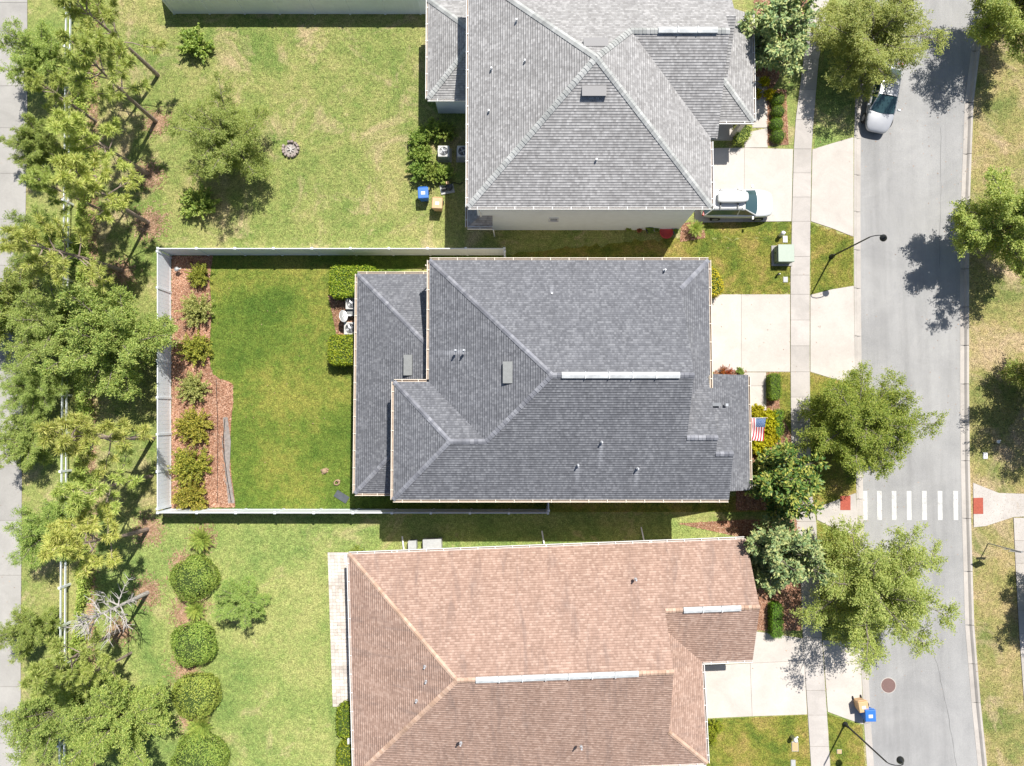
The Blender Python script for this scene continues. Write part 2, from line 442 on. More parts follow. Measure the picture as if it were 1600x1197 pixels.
M['vinyl'] = plain('vinyl', (0.75, 0.79, 0.83), 0.45, var=0.06, scale=1.5)
M['vent_white'] = plain('vent_white', (0.50, 0.52, 0.53), 0.5, var=0.25, scale=2.5)
M['white_metal'] = plain('white_metal', (0.680, 0.689, 0.697), 0.35, var=0.04)
M['concrete'] = concrete_mat('concrete', (0.539, 0.497, 0.456))
M['walk_concrete'] = concrete_mat('walk_concrete', (0.484, 0.451, 0.423), 0.22)
M['old_concrete'] = concrete_mat('old_concrete', (0.383, 0.370, 0.349), 0.2)
M['kerb'] = concrete_mat('kerb', (0.476, 0.442, 0.409), 0.22)
M['joint'] = plain('joint', (0.16, 0.135, 0.11), 0.95, var=0.3, scale=12)
M['asphalt'] = asphalt_mat()
M['paver'] = chip_mat('paver', [(0.50, 0.44, 0.40), (0.60, 0.54, 0.50), (0.66, 0.60, 0.55)])
def worn_paint():
    m, nt, b = new_mat('road_paint'); p = gpos(nt)
    f = noise(nt, 5.0, 8, 0.8, vec=p); g = noise(nt, 0.8, 3, 0.6, vec=p)
    k = mth(nt, 'MULTIPLY_ADD', g, 0.5, f); r = ramp(nt, k, [(0.66, 0.0), (0.80, 0.3), (0.95, 0.9)])
    nt.links.new(mixc(nt, r.outputs['Color'], (0.58, 0.58, 0.56), (0.31, 0.31, 0.31)), b.inputs['Base Color']); b.inputs['Roughness'].default_value = 0.8
    return m
M['paint'] = worn_paint()
M['tactile'] = plain('tactile_red', (0.36, 0.085, 0.055), 0.8, var=0.22, scale=10)
M['crack'] = plain('crack', (0.15, 0.15, 0.15), 0.9, var=0.3, scale=9)
M['iron'] = plain('cast_iron', (0.17, 0.105, 0.095), 0.7, var=0.2, scale=20)
M['mulch_base'] = plain('mulch_base', (0.255, 0.132, 0.081), 0.95, var=0.35, scale=14, bmp=0.5)
M['mulch'] = chip_mat('mulch', [(0.170, 0.072, 0.043), (0.357, 0.187, 0.119), (0.442, 0.255, 0.170), (0.527, 0.357, 0.264)])
M['needle_litter'] = chip_mat('needle_litter', [(0.20, 0.115, 0.07), (0.36, 0.22, 0.14), (0.50, 0.34, 0.24)])
M['pine_litter'] = plain('pine_litter', (0.38, 0.245, 0.165), 0.95, var=0.3, scale=10, bmp=0.4)
M['elm'] = leaf_mat('elm_leaf', (0.098, 0.174, 0.023), (0.187, 0.267, 0.039), (0.338, 0.390, 0.081), 0.32)
M['elm_pale'] = leaf_mat('elm_pale_leaf', (0.211, 0.303, 0.074), (0.331, 0.414, 0.113), (0.478, 0.524, 0.174), 0.32)
M['oak'] = leaf_mat('oak_leaf', (0.170, 0.263, 0.060), (0.277, 0.361, 0.089), (0.447, 0.493, 0.149), 0.28)
M['magnolia'] = leaf_mat('magnolia_leaf', (0.048, 0.114, 0.026), (0.149, 0.230, 0.044), (0.494, 0.449, 0.099), 0.15, 0.5, 0.25)
M['magnolia_pale'] = leaf_mat('magnolia_pale_leaf', (0.156, 0.248, 0.107), (0.298, 0.378, 0.154), (0.585, 0.579, 0.248), 0.15, 0.5, 0.25)
M['pine'] = leaf_mat('pine_needle', (0.252, 0.332, 0.070), (0.383, 0.453, 0.110), (0.564, 0.574, 0.191), 0.2)
M['hedge'] = leaf_mat('hedge_leaf', (0.112, 0.192, 0.013), (0.232, 0.312, 0.022), (0.464, 0.480, 0.048), 0.3)
M['hedge_green'] = leaf_mat('hedge_green_leaf', (0.096, 0.200, 0.016), (0.160, 0.296, 0.024), (0.240, 0.384, 0.040), 0.3)
M['topiary'] = leaf_mat('topiary_leaf', (0.198, 0.302, 0.062), (0.322, 0.426, 0.083), (0.499, 0.562, 0.129), 0.25)
M['gold'] = leaf_mat('golden_leaf', (0.290, 0.290, 0.013), (0.554, 0.515, 0.024), (0.766, 0.686, 0.059), 0.3)
M['shrub'] = leaf_mat('shrub_leaf', (0.144, 0.193, 0.031), (0.318, 0.328, 0.048), (0.558, 0.501, 0.097), 0.25)
M['shrub_b'] = leaf_mat('shrub_grey_leaf', (0.154, 0.221, 0.062), (0.308, 0.356, 0.106), (0.539, 0.549, 0.212), 0.25)
M['vine'] = leaf_mat('vine_leaf', (0.182, 0.292, 0.060), (0.302, 0.413, 0.091), (0.463, 0.534, 0.141), 0.25)
M['frond'] = leaf_mat('sago_leaf', (0.190, 0.274, 0.053), (0.294, 0.389, 0.076), (0.440, 0.493, 0.115), 0.15)
M['redleaf'] = leaf_mat('red_leaf', (0.20, 0.035, 0.012), (0.40, 0.085, 0.022), (0.50, 0.19, 0.05), 0.25)
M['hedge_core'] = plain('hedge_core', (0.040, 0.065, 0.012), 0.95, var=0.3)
M['bark'] = bark_mat('bark_grey', (0.12, 0.10, 0.085), (0.26, 0.22, 0.19))
M['pine_bark'] = bark_mat('bark_pine', (0.20, 0.145, 0.12), (0.38, 0.30, 0.26))
M['dead_bark'] = bark_mat('bark_dead', (0.36, 0.33, 0.31), (0.55, 0.52, 0.50))
M['dark_metal'] = plain('dark_metal', (0.045, 0.048, 0.05), 0.4, 0.6)
M['grey_metal'] = plain('grey_metal', (0.33, 0.34, 0.35), 0.4, 0.5)
M['galv'] = plain('galvanised', (0.434, 0.441, 0.448), 0.35, 0.4)
M['ac_beige'] = plain('ac_beige', (0.510, 0.503, 0.480), 0.5)
M['ac_grey'] = plain('ac_grey', (0.40, 0.41, 0.41), 0.5)
M['lead'] = plain('vent_lead', (0.50, 0.52, 0.55), 0.45, 0.3)
M['vent_grey'] = plain('vent_grey', (0.20, 0.21, 0.21), 0.55, 0.1)
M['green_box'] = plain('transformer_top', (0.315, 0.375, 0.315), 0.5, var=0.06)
M['green_shaded'] = plain('transformer_shaded_side', (0.16, 0.215, 0.18), 0.5)  # pale cabinet green with the shade of its sides put into the colour
M['blue_bin'] = plain('blue_bin', (0.035, 0.155, 0.50), 0.45, var=0.06)
M['tan_bin'] = plain('tan_bin', (0.55, 0.36, 0.19), 0.5, var=0.08)
M['label_white'] = plain('label_white', (0.663, 0.663, 0.637), 0.6)
M['rubber'] = plain('rubber', (0.02, 0.02, 0.021), 0.8)
M['fabric'] = plain('weed_fabric', (0.24, 0.215, 0.20), 0.9, var=0.3, scale=5)
M['slate_mat'] = plain('slate_mat', (0.075, 0.085, 0.10), 0.85, var=0.2)
M['terracotta'] = plain('terracotta', (0.42, 0.16, 0.08), 0.8)
M['red_plastic'] = plain('red_plastic', (0.48, 0.05, 0.05), 0.5)
M['stone'] = chip_mat('stone', [(0.24, 0.20, 0.185), (0.36, 0.30, 0.28), (0.46, 0.40, 0.37)])
M['ash'] = plain('ash', (0.30, 0.27, 0.25), 0.95, var=0.4, scale=12)
M['wood'] = plain('wood', (0.34, 0.24, 0.15), 0.8, var=0.2)
M['door'] = plain('door_brown', (0.22, 0.10, 0.05), 0.5)
M['sign_back'] = plain('sign_back', (0.40, 0.41, 0.42), 0.4, 0.4)
M['flag_red'] = plain('flag_red', (0.50, 0.020, 0.045), 0.8, var=0.05)
M['flag_white'] = plain('flag_white', (0.78, 0.77, 0.77), 0.8, var=0.03)
M['flag_blue'] = plain('flag_blue', (0.040, 0.115, 0.27), 0.8, var=0.05)
def glass_mat(name, col, rough=0.06):
    m, nt, b = new_mat(name)
    b.inputs['Base Color'].default_value = (*col, 1); b.inputs['Roughness'].default_value = rough
    b.inputs['Specular IOR Level'].default_value = 0.8; b.inputs['Coat Weight'].default_value = 0.5
    return m
M['car_glass'] = glass_mat('car_glass', (0.035, 0.075, 0.085))
M['window'] = glass_mat('window_glass', (0.03, 0.04, 0.05))
def car_paint(name, col):
    m, nt, b = new_mat(name)
    f = noise(nt, 3, 3, vec=gpos(nt)); r = ramp(nt, f, [(0.3, [x * 0.95 for x in col]), (0.7, col)])
    nt.links.new(r.outputs['Color'], b.inputs['Base Color'])
    b.inputs['Roughness'].default_value = 0.32; b.inputs['Coat Weight'].default_value = 0.6; b.inputs['Coat Roughness'].default_value = 0.08
    b.inputs['Metallic'].default_value = 0.15
    return m
M['silver_paint'] = car_paint('silver_paint', (0.42, 0.43, 0.46))
M['white_paint'] = car_paint('white_paint', (0.64, 0.65, 0.66))
M['teal_paint'] = car_paint('teal_paint', (0.05, 0.22, 0.27))
M['lens_red'] = plain('lens_red', (0.35, 0.02, 0.02), 0.3)
M['lens_clear'] = plain('lens_clear', (0.55, 0.58, 0.60), 0.15)
# ------------------------------------------------------------------ ground, lawns, beds
def structure(name, mb, mat, parent=None):
    o = mb.build(name, mat, parent)
    if parent is None: o['kind'] = 'structure'
    return o

structure('ground', MB().sheet([(-900, -900), (900, -900), (900, 900), (-900, 900)], -0.25), M['dry_grass'])

LK = [(1378, -260), (1366, -90), (1352, 0), (1343, 70), (1337, 140), (1334.5, 215), (1334, 330), (1334.5, 450), (1336, 600), (1338, 780),
      (1340, 900), (1345, 1024), (1350, 1131), (1356, 1215), (1372, 1460)]      # house-side kerb back
RK = [(1580, -260), (1562, -90), (1546, 0), (1531, 80), (1521, 160), (1515, 321), (1514, 420), (1514, 600), (1515, 720),
      (1517, 810), (1522, 977), (1532, 1098), (1543, 1205), (1575, 1460)]       # far kerb back
LKw = [W(*p) for p in LK]; RKw = [W(*p) for p in RK]
def offset_line(line, d):
    out = []
    for i, p in enumerate(line):
        t = (line[min(i + 1, len(line) - 1)] - line[max(i - 1, 0)]).normalized()
        out.append(p + Vector((-t.y, t.x, 0)) * d)          # +d = to the right hand when walking south is east
    return out
structure('lawn', MB().prism([(-70, 45)] + [(p.x, p.y) for p in LKw] + [(-70, -45)], -0.24, 0.0), M['dry_grass'])
structure('verge', MB().prism([(p.x, p.y) for p in RKw] + [(80, -45), (80, 45)], -0.24, 0.0), M['verge_grass'])
# road
structure('road', MB().sheet([(p.x, p.y) for p in LKw] + [(p.x, p.y) for p in RKw[::-1]], -0.13), M['asphalt'])
# kerbs: a rounded lip with a gutter pan, cast in lengths
def kerb(line, sgn, name, lip):
    root = MB(); base = offset_line(line, sgn * 0.26)
    n = len(line)
    root.add([(p.x, p.y, -0.14) for p in line] + [(p.x, p.y, -0.14) for p in base], [(i, i + 1, n + i + 1, n + i) for i in range(n - 1)])
    o = structure(name, root, M['joint'])
    prof = [(0.0, 0.0), (0.0, lip), (0.13, lip), (0.19, lip * 0.4 - 0.05), (0.24, -0.105), (0.50, -0.118), (0.50, -0.2)]
    for i in range(n - 1):
        a, b = line[i], line[i + 1]; L = (b - a).length; k = max(1, round(L / 3.0))
        for j in range(k):
            p = a.lerp(b, j / k + 0.0025); q = a.lerp(b, (j + 1) / k - 0.0025); t = (b - a).normalized(); nrm = Vector((-t.y, t.x, 0)) * sgn
            vs = [p + nrm * d + Vector((0, 0, z)) for d, z in prof] + [q + nrm * d + Vector((0, 0, z)) for d, z in prof]
            m = len(prof)
            mb = MB().add(vs, [(u, u + 1, m + u + 1, m + u) for u in range(m - 1)] + [tuple(range(m))[::-1], tuple(range(m, 2 * m))])
            mb.build('kerb_length', M['kerb'], o)
    return o
kerb(LKw, 1, 'kerb', 0.012)
kerb(RKw, -1, 'kerb', 0.02)

# lawns of their own colour, laid on the yard sheet
LOT = PX([(268, 398.5), (790, 398.5), (1235, 386), (1235, 800), (268, 800)])
lawn_polys = {
 'lot': ([W(268, 398), W(795, 398), W(795, 403), W(640, 420), W(590, 430), W(590, 772), W(860, 772), W(860, 797), W(268, 797)], 'lot', 0.004),
 'front_n': (PX([(1040, 372), (1236, 372), (1236, 461), (1060, 461), (795, 420), (795, 398)]), 'front', 0.004),
 'front_s': (PX([(1196, 640), (1236, 640), (1237, 800), (860, 800), (860, 775), (1160, 775), (1160, 700)]), 'front', 0.004),
 'walk_bed': (PX([(1215, 582), (1235.5, 582), (1236, 640), (1215, 640)]), 'front', 0.004),
 'strip_a': (PX([(1267, 366), (1333, 366), (1333, 446), (1267, 460)]), 'front', 0.004),
 'strip_b': (PX([(1266, 582), (1300, 592), (1337, 600), (1339, 772), (1290, 790), (1268, 796)]), 'front', 0.004),
 'north': (PX([(145, 0), (690, 0), (735, 150), (735, 372), (500, 379), (270, 379), (145, 381)]), 'dry', 0.004),
 'west': (PX([(145, 381), (270, 379), (262, 600), (250, 812), (145, 812)]), 'dry', 0.004),
 'pink': (PX([(145, 806), (1060, 803), (1150, 830), (1150, 860), (540, 880), (540, 1215), (145, 1215)]), 'pale', 0.008),
 'pink_front': (PX([(1105, 1124), (1261, 1117), (1278, 1390), (1105, 1390)]), 'front', 0.004),
 'pink_strip': (PX([(1293, 1115), (1347, 1134), (1366, 1390), (1312, 1390)]), 'front', 0.004),
 'strip_c': (PX([(1277, 817), (1339, 838), (1342, 980), (1282, 980)]), 'front', 0.004),
 'north_front': (PX([(1085, 348), (1239, 346), (1237, 372), (1060, 374)]), 'front', 0.006),
 'north_verge': (PX([(1275, 187), (1300, -20), (1352, -20), (1336, 140), (1334, 214), (1272, 234)]), 'pale', 0.004),
 'north_strip': (PX([(1266, 348), (1333, 372), (1333, 380), (1266, 380)]), 'front', 0.006),
}
holes = {}
def lawn(key, dens, blade_len):
    poly, kind, z = lawn_polys[key]
    if key in ('north', 'west', 'pink', 'front_n', 'north_front', 'north_strip'):        # mown grass runs into its neighbour unevenly
        out = []
        for i, p in enumerate(poly):
            e = poly[(i + 1) % len(poly)]; k = max(1, int((e - p).length / 0.25))
            out += [p.lerp(e, j / k) + (Vector((-(e - p).normalized().y, (e - p).normalized().x, 0)) * max(-.2, min(.2, random.gauss(0, .09))) if j else Vector()) for j in range(k)]
        poly = out
    z = 0.003 + 0.0008 * list(lawn_polys).index(key)
    structure('lawn', MB().sheet([(p.x, p.y) for p in poly], z), M[kind + '_grass'])
    grow([(p.x, p.y) for p in poly], kind, z, dens, blade_len, holes.get(key, ()))
def grow(poly, kind, z, dens, blade_len, hl=()):
    x, y = scatter(poly, dens, RNG, hl)
    n = len(x)
    a = RNG.uniform(0, 2 * np.pi, n); w = RNG.uniform(0.008, 0.018, n); L = blade_len * RNG.uniform(0.5, 1.3, n); t = RNG.uniform(0, 2 * np.pi, n)
    c = np.stack([x, y, np.full(n, z)], 1); s = np.stack([np.cos(a) * w, np.sin(a) * w, np.zeros(n)], 1)
    tip = c + np.stack([np.cos(t) * L * 0.7, np.sin(t) * L * 0.7, L * 0.8], 1)
    v = np.stack([c - s, c + s, tip], 1).reshape(-1, 3)
    me = fast_mesh('grass', v, np.arange(3 * n).reshape(-1, 3), M[kind + '_blade'])
    names = {'lot': 'deep green mown grass of the fenced backyard', 'dry': 'patchy yellowing grass of the open north yard', 'pale': 'pale even grass of the neighbouring yard',
             'front': 'mixed green and straw grass of the front strips', 'verge': 'dry brownish grass beyond the road'}
    tag(link('grass', me), names[kind], 'grass', kind='stuff')

# mulch bed along the west fence
BED = PX([(268.5, 400), (333, 400), (330, 418), (327, 440), (330, 470), (330, 500), (328, 530), (328, 570), (333, 585), (345, 593), (358, 596), (364, 602),
          (364, 630), (361, 660), (359, 700), (361, 740), (366, 775), (368, 792.5), (268.5, 793.5)])
holes['lot'] = [[(p.x, p.y) for p in BED]]
holes['north'] = []
for k, d, bl in (('lot', 520, 0.075), ('front_n', 420, 0.07), ('front_s', 300, 0.07), ('walk_bed', 380, 0.07), ('strip_a', 420, 0.07), ('strip_b', 260, 0.07),
                 ('north', 200, 0.085), ('west', 200, 0.085), ('pink', 260, 0.075), ('pink_front', 260, 0.07), ('pink_strip', 260, 0.07), ('strip_c', 150, 0.07), ('north_front', 260, 0.07),
                 ('north_verge', 200, 0.07), ('north_strip', 300, 0.07)):
    lawn(k, d, bl)
vp = [W(*p) for p in RK if -20 < p[1] < 1215]
grow([(p.x + 0.1, p.y) for p in vp] + [(36, -27), (37, 28)], 'verge', 0.0, 190, 0.08)

def chips(poly, dens, mat, name, label, size=(0.05, 0.14)):
    x, y = scatter(poly, dens); n = len(x)
    a = RNG.uniform(0, np.pi, n); L = RNG.uniform(*size, n) / 2; w = RNG.uniform(0.012, 0.028, n); tl = RNG.normal(0, 0.25, n)
    c = np.stack([x, y, RNG.uniform(0.015, 0.05, n)], 1)
    d = np.stack([np.cos(a), np.sin(a), tl], 1) * L[:, None]; s = np.stack([-np.sin(a), np.cos(a), RNG.normal(0, 0.3, n)], 1) * w[:, None]
    v = np.stack([c - d - s, c + d - s, c + d + s, c - d + s], 1).reshape(-1, 3)
    me = fast_mesh(name, v, np.arange(4 * n).reshape(-1, 4), mat)
    return tag(link(name, me), label, 'mulch', kind='stuff')
structure('mulch_bed', MB().prism([(p.x, p.y) for p in BED], -0.02, 0.014), M['mulch_base'])
chips([(p.x, p.y) for p in BED], 420, M['mulch'], 'mulch', 'reddish brown bark mulch beside the white fence')
beds = [([(513, 462), (560, 462), (560, 524), (526, 524)], 'bark mulch around the cooling units by the rear wall'),
        ([(1115, 578.5), (1166, 578.5), (1166, 590), (1115, 590)], 'bark mulch under the red leaved plants'),
        ([(1197.5, 582), (1216, 582), (1218, 640), (1236, 680), (1236, 700), (1170, 700), (1170, 642), (1197.5, 642)], 'bark mulch around the clipped walkway hedges'),
        ([(1150, 700), (1236, 700), (1237, 797), (1150, 797)], 'shaded bark mulch under the glossy front tree'),
        ([(1060, 818), (1160, 812), (1250, 812), (1252, 985), (1170, 985), (1168, 842)], 'bark mulch below the brown roofed house'),
        ([(1178, 0), (1262, 0), (1236, 90), (1200, 150), (1178, 160)], 'bark mulch in the front bed of the grey roofed house'),
        ([(1195, 140), (1228, 140), (1232, 226), (1199, 228)], 'bark mulch under the row of clipped ball bushes'),
        ([(1065, 349), (1098, 346), (1102, 372), (1062, 378)], 'bark mulch around the spiky garden plant')]
for k, (pl, lb) in enumerate(beds):
    q = [(p.x, p.y) for p in PX(pl)]
    structure('mulch_bed', MB().prism(q, -0.02, 0.012 + 0.0007 * k), M['mulch_base'])
    chips(q, 230, M['mulch'], 'mulch', lb)
# bare litter strip under the pines, beside the rail fence hedge
STRIP = PX([(141, -20), (154, -20), (152, 300), (150, 600), (148, 900), (150, 1215), (138, 1215), (138, 600)])
P_ = []
for (cx, cy, r) in ((245, 192, 0.8), (233, 275, 0.9), (234, 350, 1.0), (192, 425, 0.8), (233, 828, 0.9), (232, 925, 0.9), (188, 985, 0.8), (296, 945, 1.0), (290, 1045, 0.9), (283, 880, 0.7), (317, 841, .8), (300, 1120, .9), (290, 965, .8)):
    c = W(cx, cy); n = int(900 * r * r); P_.append(np.stack([RNG.normal(c.x, r * .5, n), RNG.normal(c.y, r * .5, n)], 1))
x, y = scatter([(p.x, p.y) for p in STRIP], 160); P_.append(np.stack([x, y], 1) + RNG.normal(0, .12, (len(x), 2)))
P_ = np.concatenate(P_); n = len(P_)
an = RNG.uniform(0, np.pi, n); L = RNG.uniform(.04, .13, n); w = RNG.uniform(.008, .02, n)
c = np.stack([P_[:, 0], P_[:, 1], RNG.uniform(.03, .06, n)], 1); dv = np.stack([np.cos(an), np.sin(an), RNG.normal(0, .15, n)], 1) * L[:, None]; sv = np.stack([-np.sin(an), np.cos(an), RNG.normal(0, .2, n)], 1) * w[:, None]
tag(link('pine_litter', fast_mesh('pine_litter', np.stack([c - dv - sv, c + dv - sv, c + dv + sv, c - dv + sv], 1).reshape(-1, 3), np.arange(4 * n).reshape(-1, 4), M['needle_litter'])), 'dry brown pine needle litter scattered under the pines and bushes', 'litter', kind='stuff')

# ------------------------------------------------------------------ pavements, drives
def inset(poly, g):
    out = []; n = len(poly)
    poly = [Vector((p[0], p[1], 0)) for p in poly]
    ar = sum(poly[i].x * poly[(i + 1) % n].y - poly[(i + 1) % n].x * poly[i].y for i in range(n))
    s = 1 if ar > 0 else -1
    for i in range(n):
        a, b, c = poly[i - 1], poly[i], poly[(i + 1) % n]
        t1 = (b - a).normalized(); t2 = (c - b).normalized()
        n1 = Vector((-t1.y, t1.x, 0)) * s; n2 = Vector((-t2.y, t2.x, 0)) * s
        d = (n1 + n2); d = d / max(0.3, 1 + n1.dot(n2))
        out.append(b + d * g)
    return out
def slabs(name, polys, mat, z=0.035, gap=0.009):
    base = MB()
    for p in polys: base.prism([(q[0], q[1]) for q in p], -0.1, z - 0.016)
    o = structure(name, base, M['joint'])
    for p in polys:
        MB().prism([(q[0], q[1]) for q in inset(p, gap)], -0.08, z + random.uniform(-0.002, 0.002)).build('slab', mat, o)
    return o
def strip_slabs(left, right, step):
    """left/right: lists of world points down the walk; returns quads about step metres long"""
    out = []
    for i in range(len(left) - 1):
        L = ((left[i + 1] - left[i]).length + (right[i + 1] - right[i]).length) / 2; k = max(1, round(L / step))
        for j in range(k):
            a, b = j / k, (j + 1) / k
            out.append([left[i].lerp(left[i + 1], a), right[i].lerp(right[i + 1], a), right[i].lerp(right[i + 1], b), left[i].lerp(left[i + 1], b)])
    return out
SWL = [(1300, -200), (1267, 0), (1255, 94), (1243, 187), (1240, 233), (1237, 346), (1236, 401), (1235, 430), (1235, 460), (1235, 581), (1236, 700), (1239, 775), (1244, 815), (1252, 930), (1254, 996), (1257, 1040), (1262, 1117), (1268, 1215), (1280, 1400)]
SWR = [(1328, -200), (1295, 0), (1279, 94), (1271, 187), (1268, 233), (1266, 346), (1265.5, 401), (1265, 430), (1265, 460), (1265, 581), (1266, 700), (1269, 775), (1275, 815), (1281, 930), (1284, 996), (1287, 1040), (1292, 1117), (1298, 1215), (1312, 1400)]
slabs('sidewalk', strip_slabs(PX(SWL), PX(SWR), 1.75), M['walk_concrete'], 0.04)
q = lambda *pts: [W(a, b) for a, b in pts]
slabs('driveway', [q((1090, 460), (1158, 460), (1158, 581), (1090, 581)), q((1158, 460), (1234.3, 460), (1234.3, 581), (1158, 581))], M['concrete'])
slabs('driveway_apron', [q((1265.8, 461), (1300, 452), (1331, 447), (1334, 447), (1336, 603), (1332, 602), (1302, 592), (1265.8, 581))], M['concrete'], 0.03)
slabs('walkway', [q((1160, 581.6), (1197, 581.6), (1197, 603), (1160, 603)), q((1160, 603), (1197, 603), (1197.5, 641), (1160, 641))], M['concrete'])
slabs('driveway', [q((1085, 232), (1163, 231), (1162, 347), (1085, 348)), q((1163, 231), (1239, 233), (1236.5, 346), (1162, 347)), q((1163, 208), (1199, 200), (1199.5, 231), (1163, 231))], M['concrete'])
slabs('walkway', strip_slabs(PX([(1170, 120), (1172, 165), (1175, 200)]), PX([(1197, 120), (1199, 165), (1199, 200)]), 1.6), M['concrete'], 0.037)
slabs('driveway_apron', [q((1269, 233.5), (1300, 224), (1331, 215), (1333.5, 215), (1333.5, 370), (1330, 369), (1300, 357), (1266.8, 346))], M['concrete'], 0.03)
slabs('driveway', [q((1090, 1040), (1172, 1036), (1175, 1119), (1090, 1123)), q((1172, 1036), (1256.5, 1032), (1261, 1116), (1175, 1119)),
                   q((1172, 985), (1254, 997), (1256.5, 1032), (1172, 1036))], M['concrete'], 0.036)
slabs('driveway_apron', [q((1285, 1000), (1344, 1003), (1349, 1132), (1320, 1122), (1293, 1112), (1288, 1040))], M['concrete'], 0.03)
slabs('kerb_ramp', [q((1276, 806), (1270, 795), (1292, 787), (1337, 770), (1340, 835), (1322, 833), (1292, 820), (1276, 812))], M['walk_concrete'], 0.034)
slabs('kerb_ramp', [q((1520, 754), (1560, 770), (1620, 772), (1620, 806), (1583, 808), (1540, 822), (1521, 824))], M['walk_concrete'], 0.034)
slabs('sidewalk', strip_slabs(PX([(1583, 808.8), (1586, 880), (1592, 990), (1600, 1100), (1612, 1215)]), PX([(1620, 808.8), (1622, 880), (1628, 990), (1638, 1100), (1650, 1215)]), 1.75), M['walk_concrete'], 0.04)
slabs('alley', strip_slabs(PX([(-22, -60), (-22, 200), (-24, 560), (-25, 985), (-25, 1250)]), PX([(43, -60), (43, 200), (36, 560), (33, 985), (33, 1250)]), 3.2), M['old_concrete'], 0.03)
for (a, b, c, d) in ((1312.5, 775, 1328.5, 797), (1520.5, 778, 1535.5, 803)):
    o = MB().prism(q((a, b), (c, b - 0.5), (c, d), (a, d)), 0.02, 0.042).build('tactile_paving', M['tactile'])
    o['kind'] = 'structure'
    mb = MB(); p0 = W(a, d); p1 = W(c, b); nx, ny = 8, 11
    for i in range(nx):
        for j in range(ny):
            mb.lathe([(0.028, 0), (0.02, 0.008)], (p0.x + (i + 0.5) / nx * (p1.x - p0.x), p0.y + (j + 0.5) / ny * (p1.y - p0.y), 0.0425), 6)
    tag(mb.build('dome_stud', M['tactile'], o), kind='stuff')
cw = MB()
for k, x in enumerate((1353, 1375.5, 1398.5, 1422, 1446, 1470.5, 1495)):
    o = MB().sheet(q((x - 3.6, 767.5), (x + 3.6, 767.5), (x + 4.1, 813), (x - 3.1, 813)), -0.124).build('crosswalk_stripe', M['paint']); o['kind'] = 'structure'
# paver patio behind the brown house
PAT = PX([(512, 863), (546, 863), (566, 1104), (520, 1104)])
structure('patio', MB().prism([(p.x, p.y) for p in PAT], -0.05, 0.03), M['joint'])
pv = []
c0 = PAT[0]; e1 = (PAT[1] - PAT[0]); e2 = (PAT[3] - PAT[0])
nu = 7; nvv = 46
vs = []
for j in range(nvv):
    for i in range(nu):
        u0, u1 = (i + 0.02) / nu, (i + 0.98) / nu; v0, v1 = (j + 0.03) / nvv, (j + 0.97) / nvv
        f = lambda u, v: PAT[0].lerp(PAT[1], u).lerp(PAT[3].lerp(PAT[2], u), v)
        vs += [f(u0, v0), f(u1, v0), f(u1, v1), f(u0, v1)]
vs = np.array([(v.x, v.y, 0.0345) for v in vs])
tag(link('paver', fast_mesh('paver', vs, np.arange(len(vs)).reshape(-1, 4)[:, ::-1], M['paver']), parent=bpy.data.objects['patio']), kind='stuff')

# sealed cracks in the asphalt
def crack(pts, w):
    p = [W(*q_, -0.13) for q_ in pts]; fine = []
    for i in range(len(p) - 1):
        for j in range(6): fine.append(p[i].lerp(p[i + 1], j / 6) + Vector((random.gauss(0, .02), 0, 0)))
    mb = MB(); n = len(fine); ws = [w * random.uniform(.5, 1.3) for _ in fine]
    mb.add([(v.x - k / 2, v.y, -.126) for v, k in zip(fine, ws)] + [(v.x + k / 2, v.y, -.126) for v, k in zip(fine, ws)], [(n + i, n + i + 1, i + 1, i) for i in range(n - 1)])
    structure('road_crack', mb, M['crack'])
crack([(1446, 970), (1453, 1000), (1466, 1045), (1478, 1100), (1487, 1150), (1497, 1215)], .03)
crack([(1470, 200), (1470, 290), (1469, 360), (1468, 430)], .022)
# leaves blown onto the hard surfaces
P_ = []
for (cx, cy, r, n) in ((1300, 700, 2.2, 60), (1345, 790, 1.6, 40), (1330, 1000, 2.0, 70), (1365, 180, 2.0, 60), (1260, 100, 1.6, 60), (1200, 480, 3.0, 30), (1505, 250, 2.5, 60), (1508, 480, 3.0, 60), (1500, 900, 4.0, 60), (430, 600, 5.0, 60), (1400, 600, 4.0, 40), (30, 500, 3.0, 120), (25, 900, 3.0, 100)):
    c = W(cx, cy); P_.append(np.stack([RNG.normal(c.x, r, n), RNG.normal(c.y, r, n)], 1))
P_ = np.concatenate(P_); n = len(P_)
onroad = np.array([1 if (LKw[8].x + .2 < q_[0] < RKw[7].x - .2) else 0 for q_ in P_])
ps = np.stack([P_[:, 0], P_[:, 1], np.where(onroad, -.118, .05)], 1); an = RNG.uniform(0, 6.28, n)
tag(link('fallen_leaves', leaf_mesh('fallen_leaves', ps, np.stack([np.cos(an), np.sin(an), RNG.normal(0, .1, n)], 1), np.array([0, 0, 1.0]) + RNG.normal(0, .25, (n, 3)), RNG.uniform(.05, .12, n), RNG.uniform(.03, .06, n), M['needle_litter'])), 'dry fallen leaves blown over the paving and grass', 'leaves', kind='stuff')

# manhole and small road marks
mh = empty('manhole', W(1388, 1071, -0.13), 0, 'round rusty iron manhole cover set in the road', 'manhole')
MB().lathe([(0.50, 0.0), (0.50, 0.006), (0.46, 0.008)], n=28).build('rim', M['kerb'], mh)
MB().lathe([(0.455, 0.0), (0.455, 0.010), (0.44, 0.012)], n=28).build('cover', M['iron'], mh)

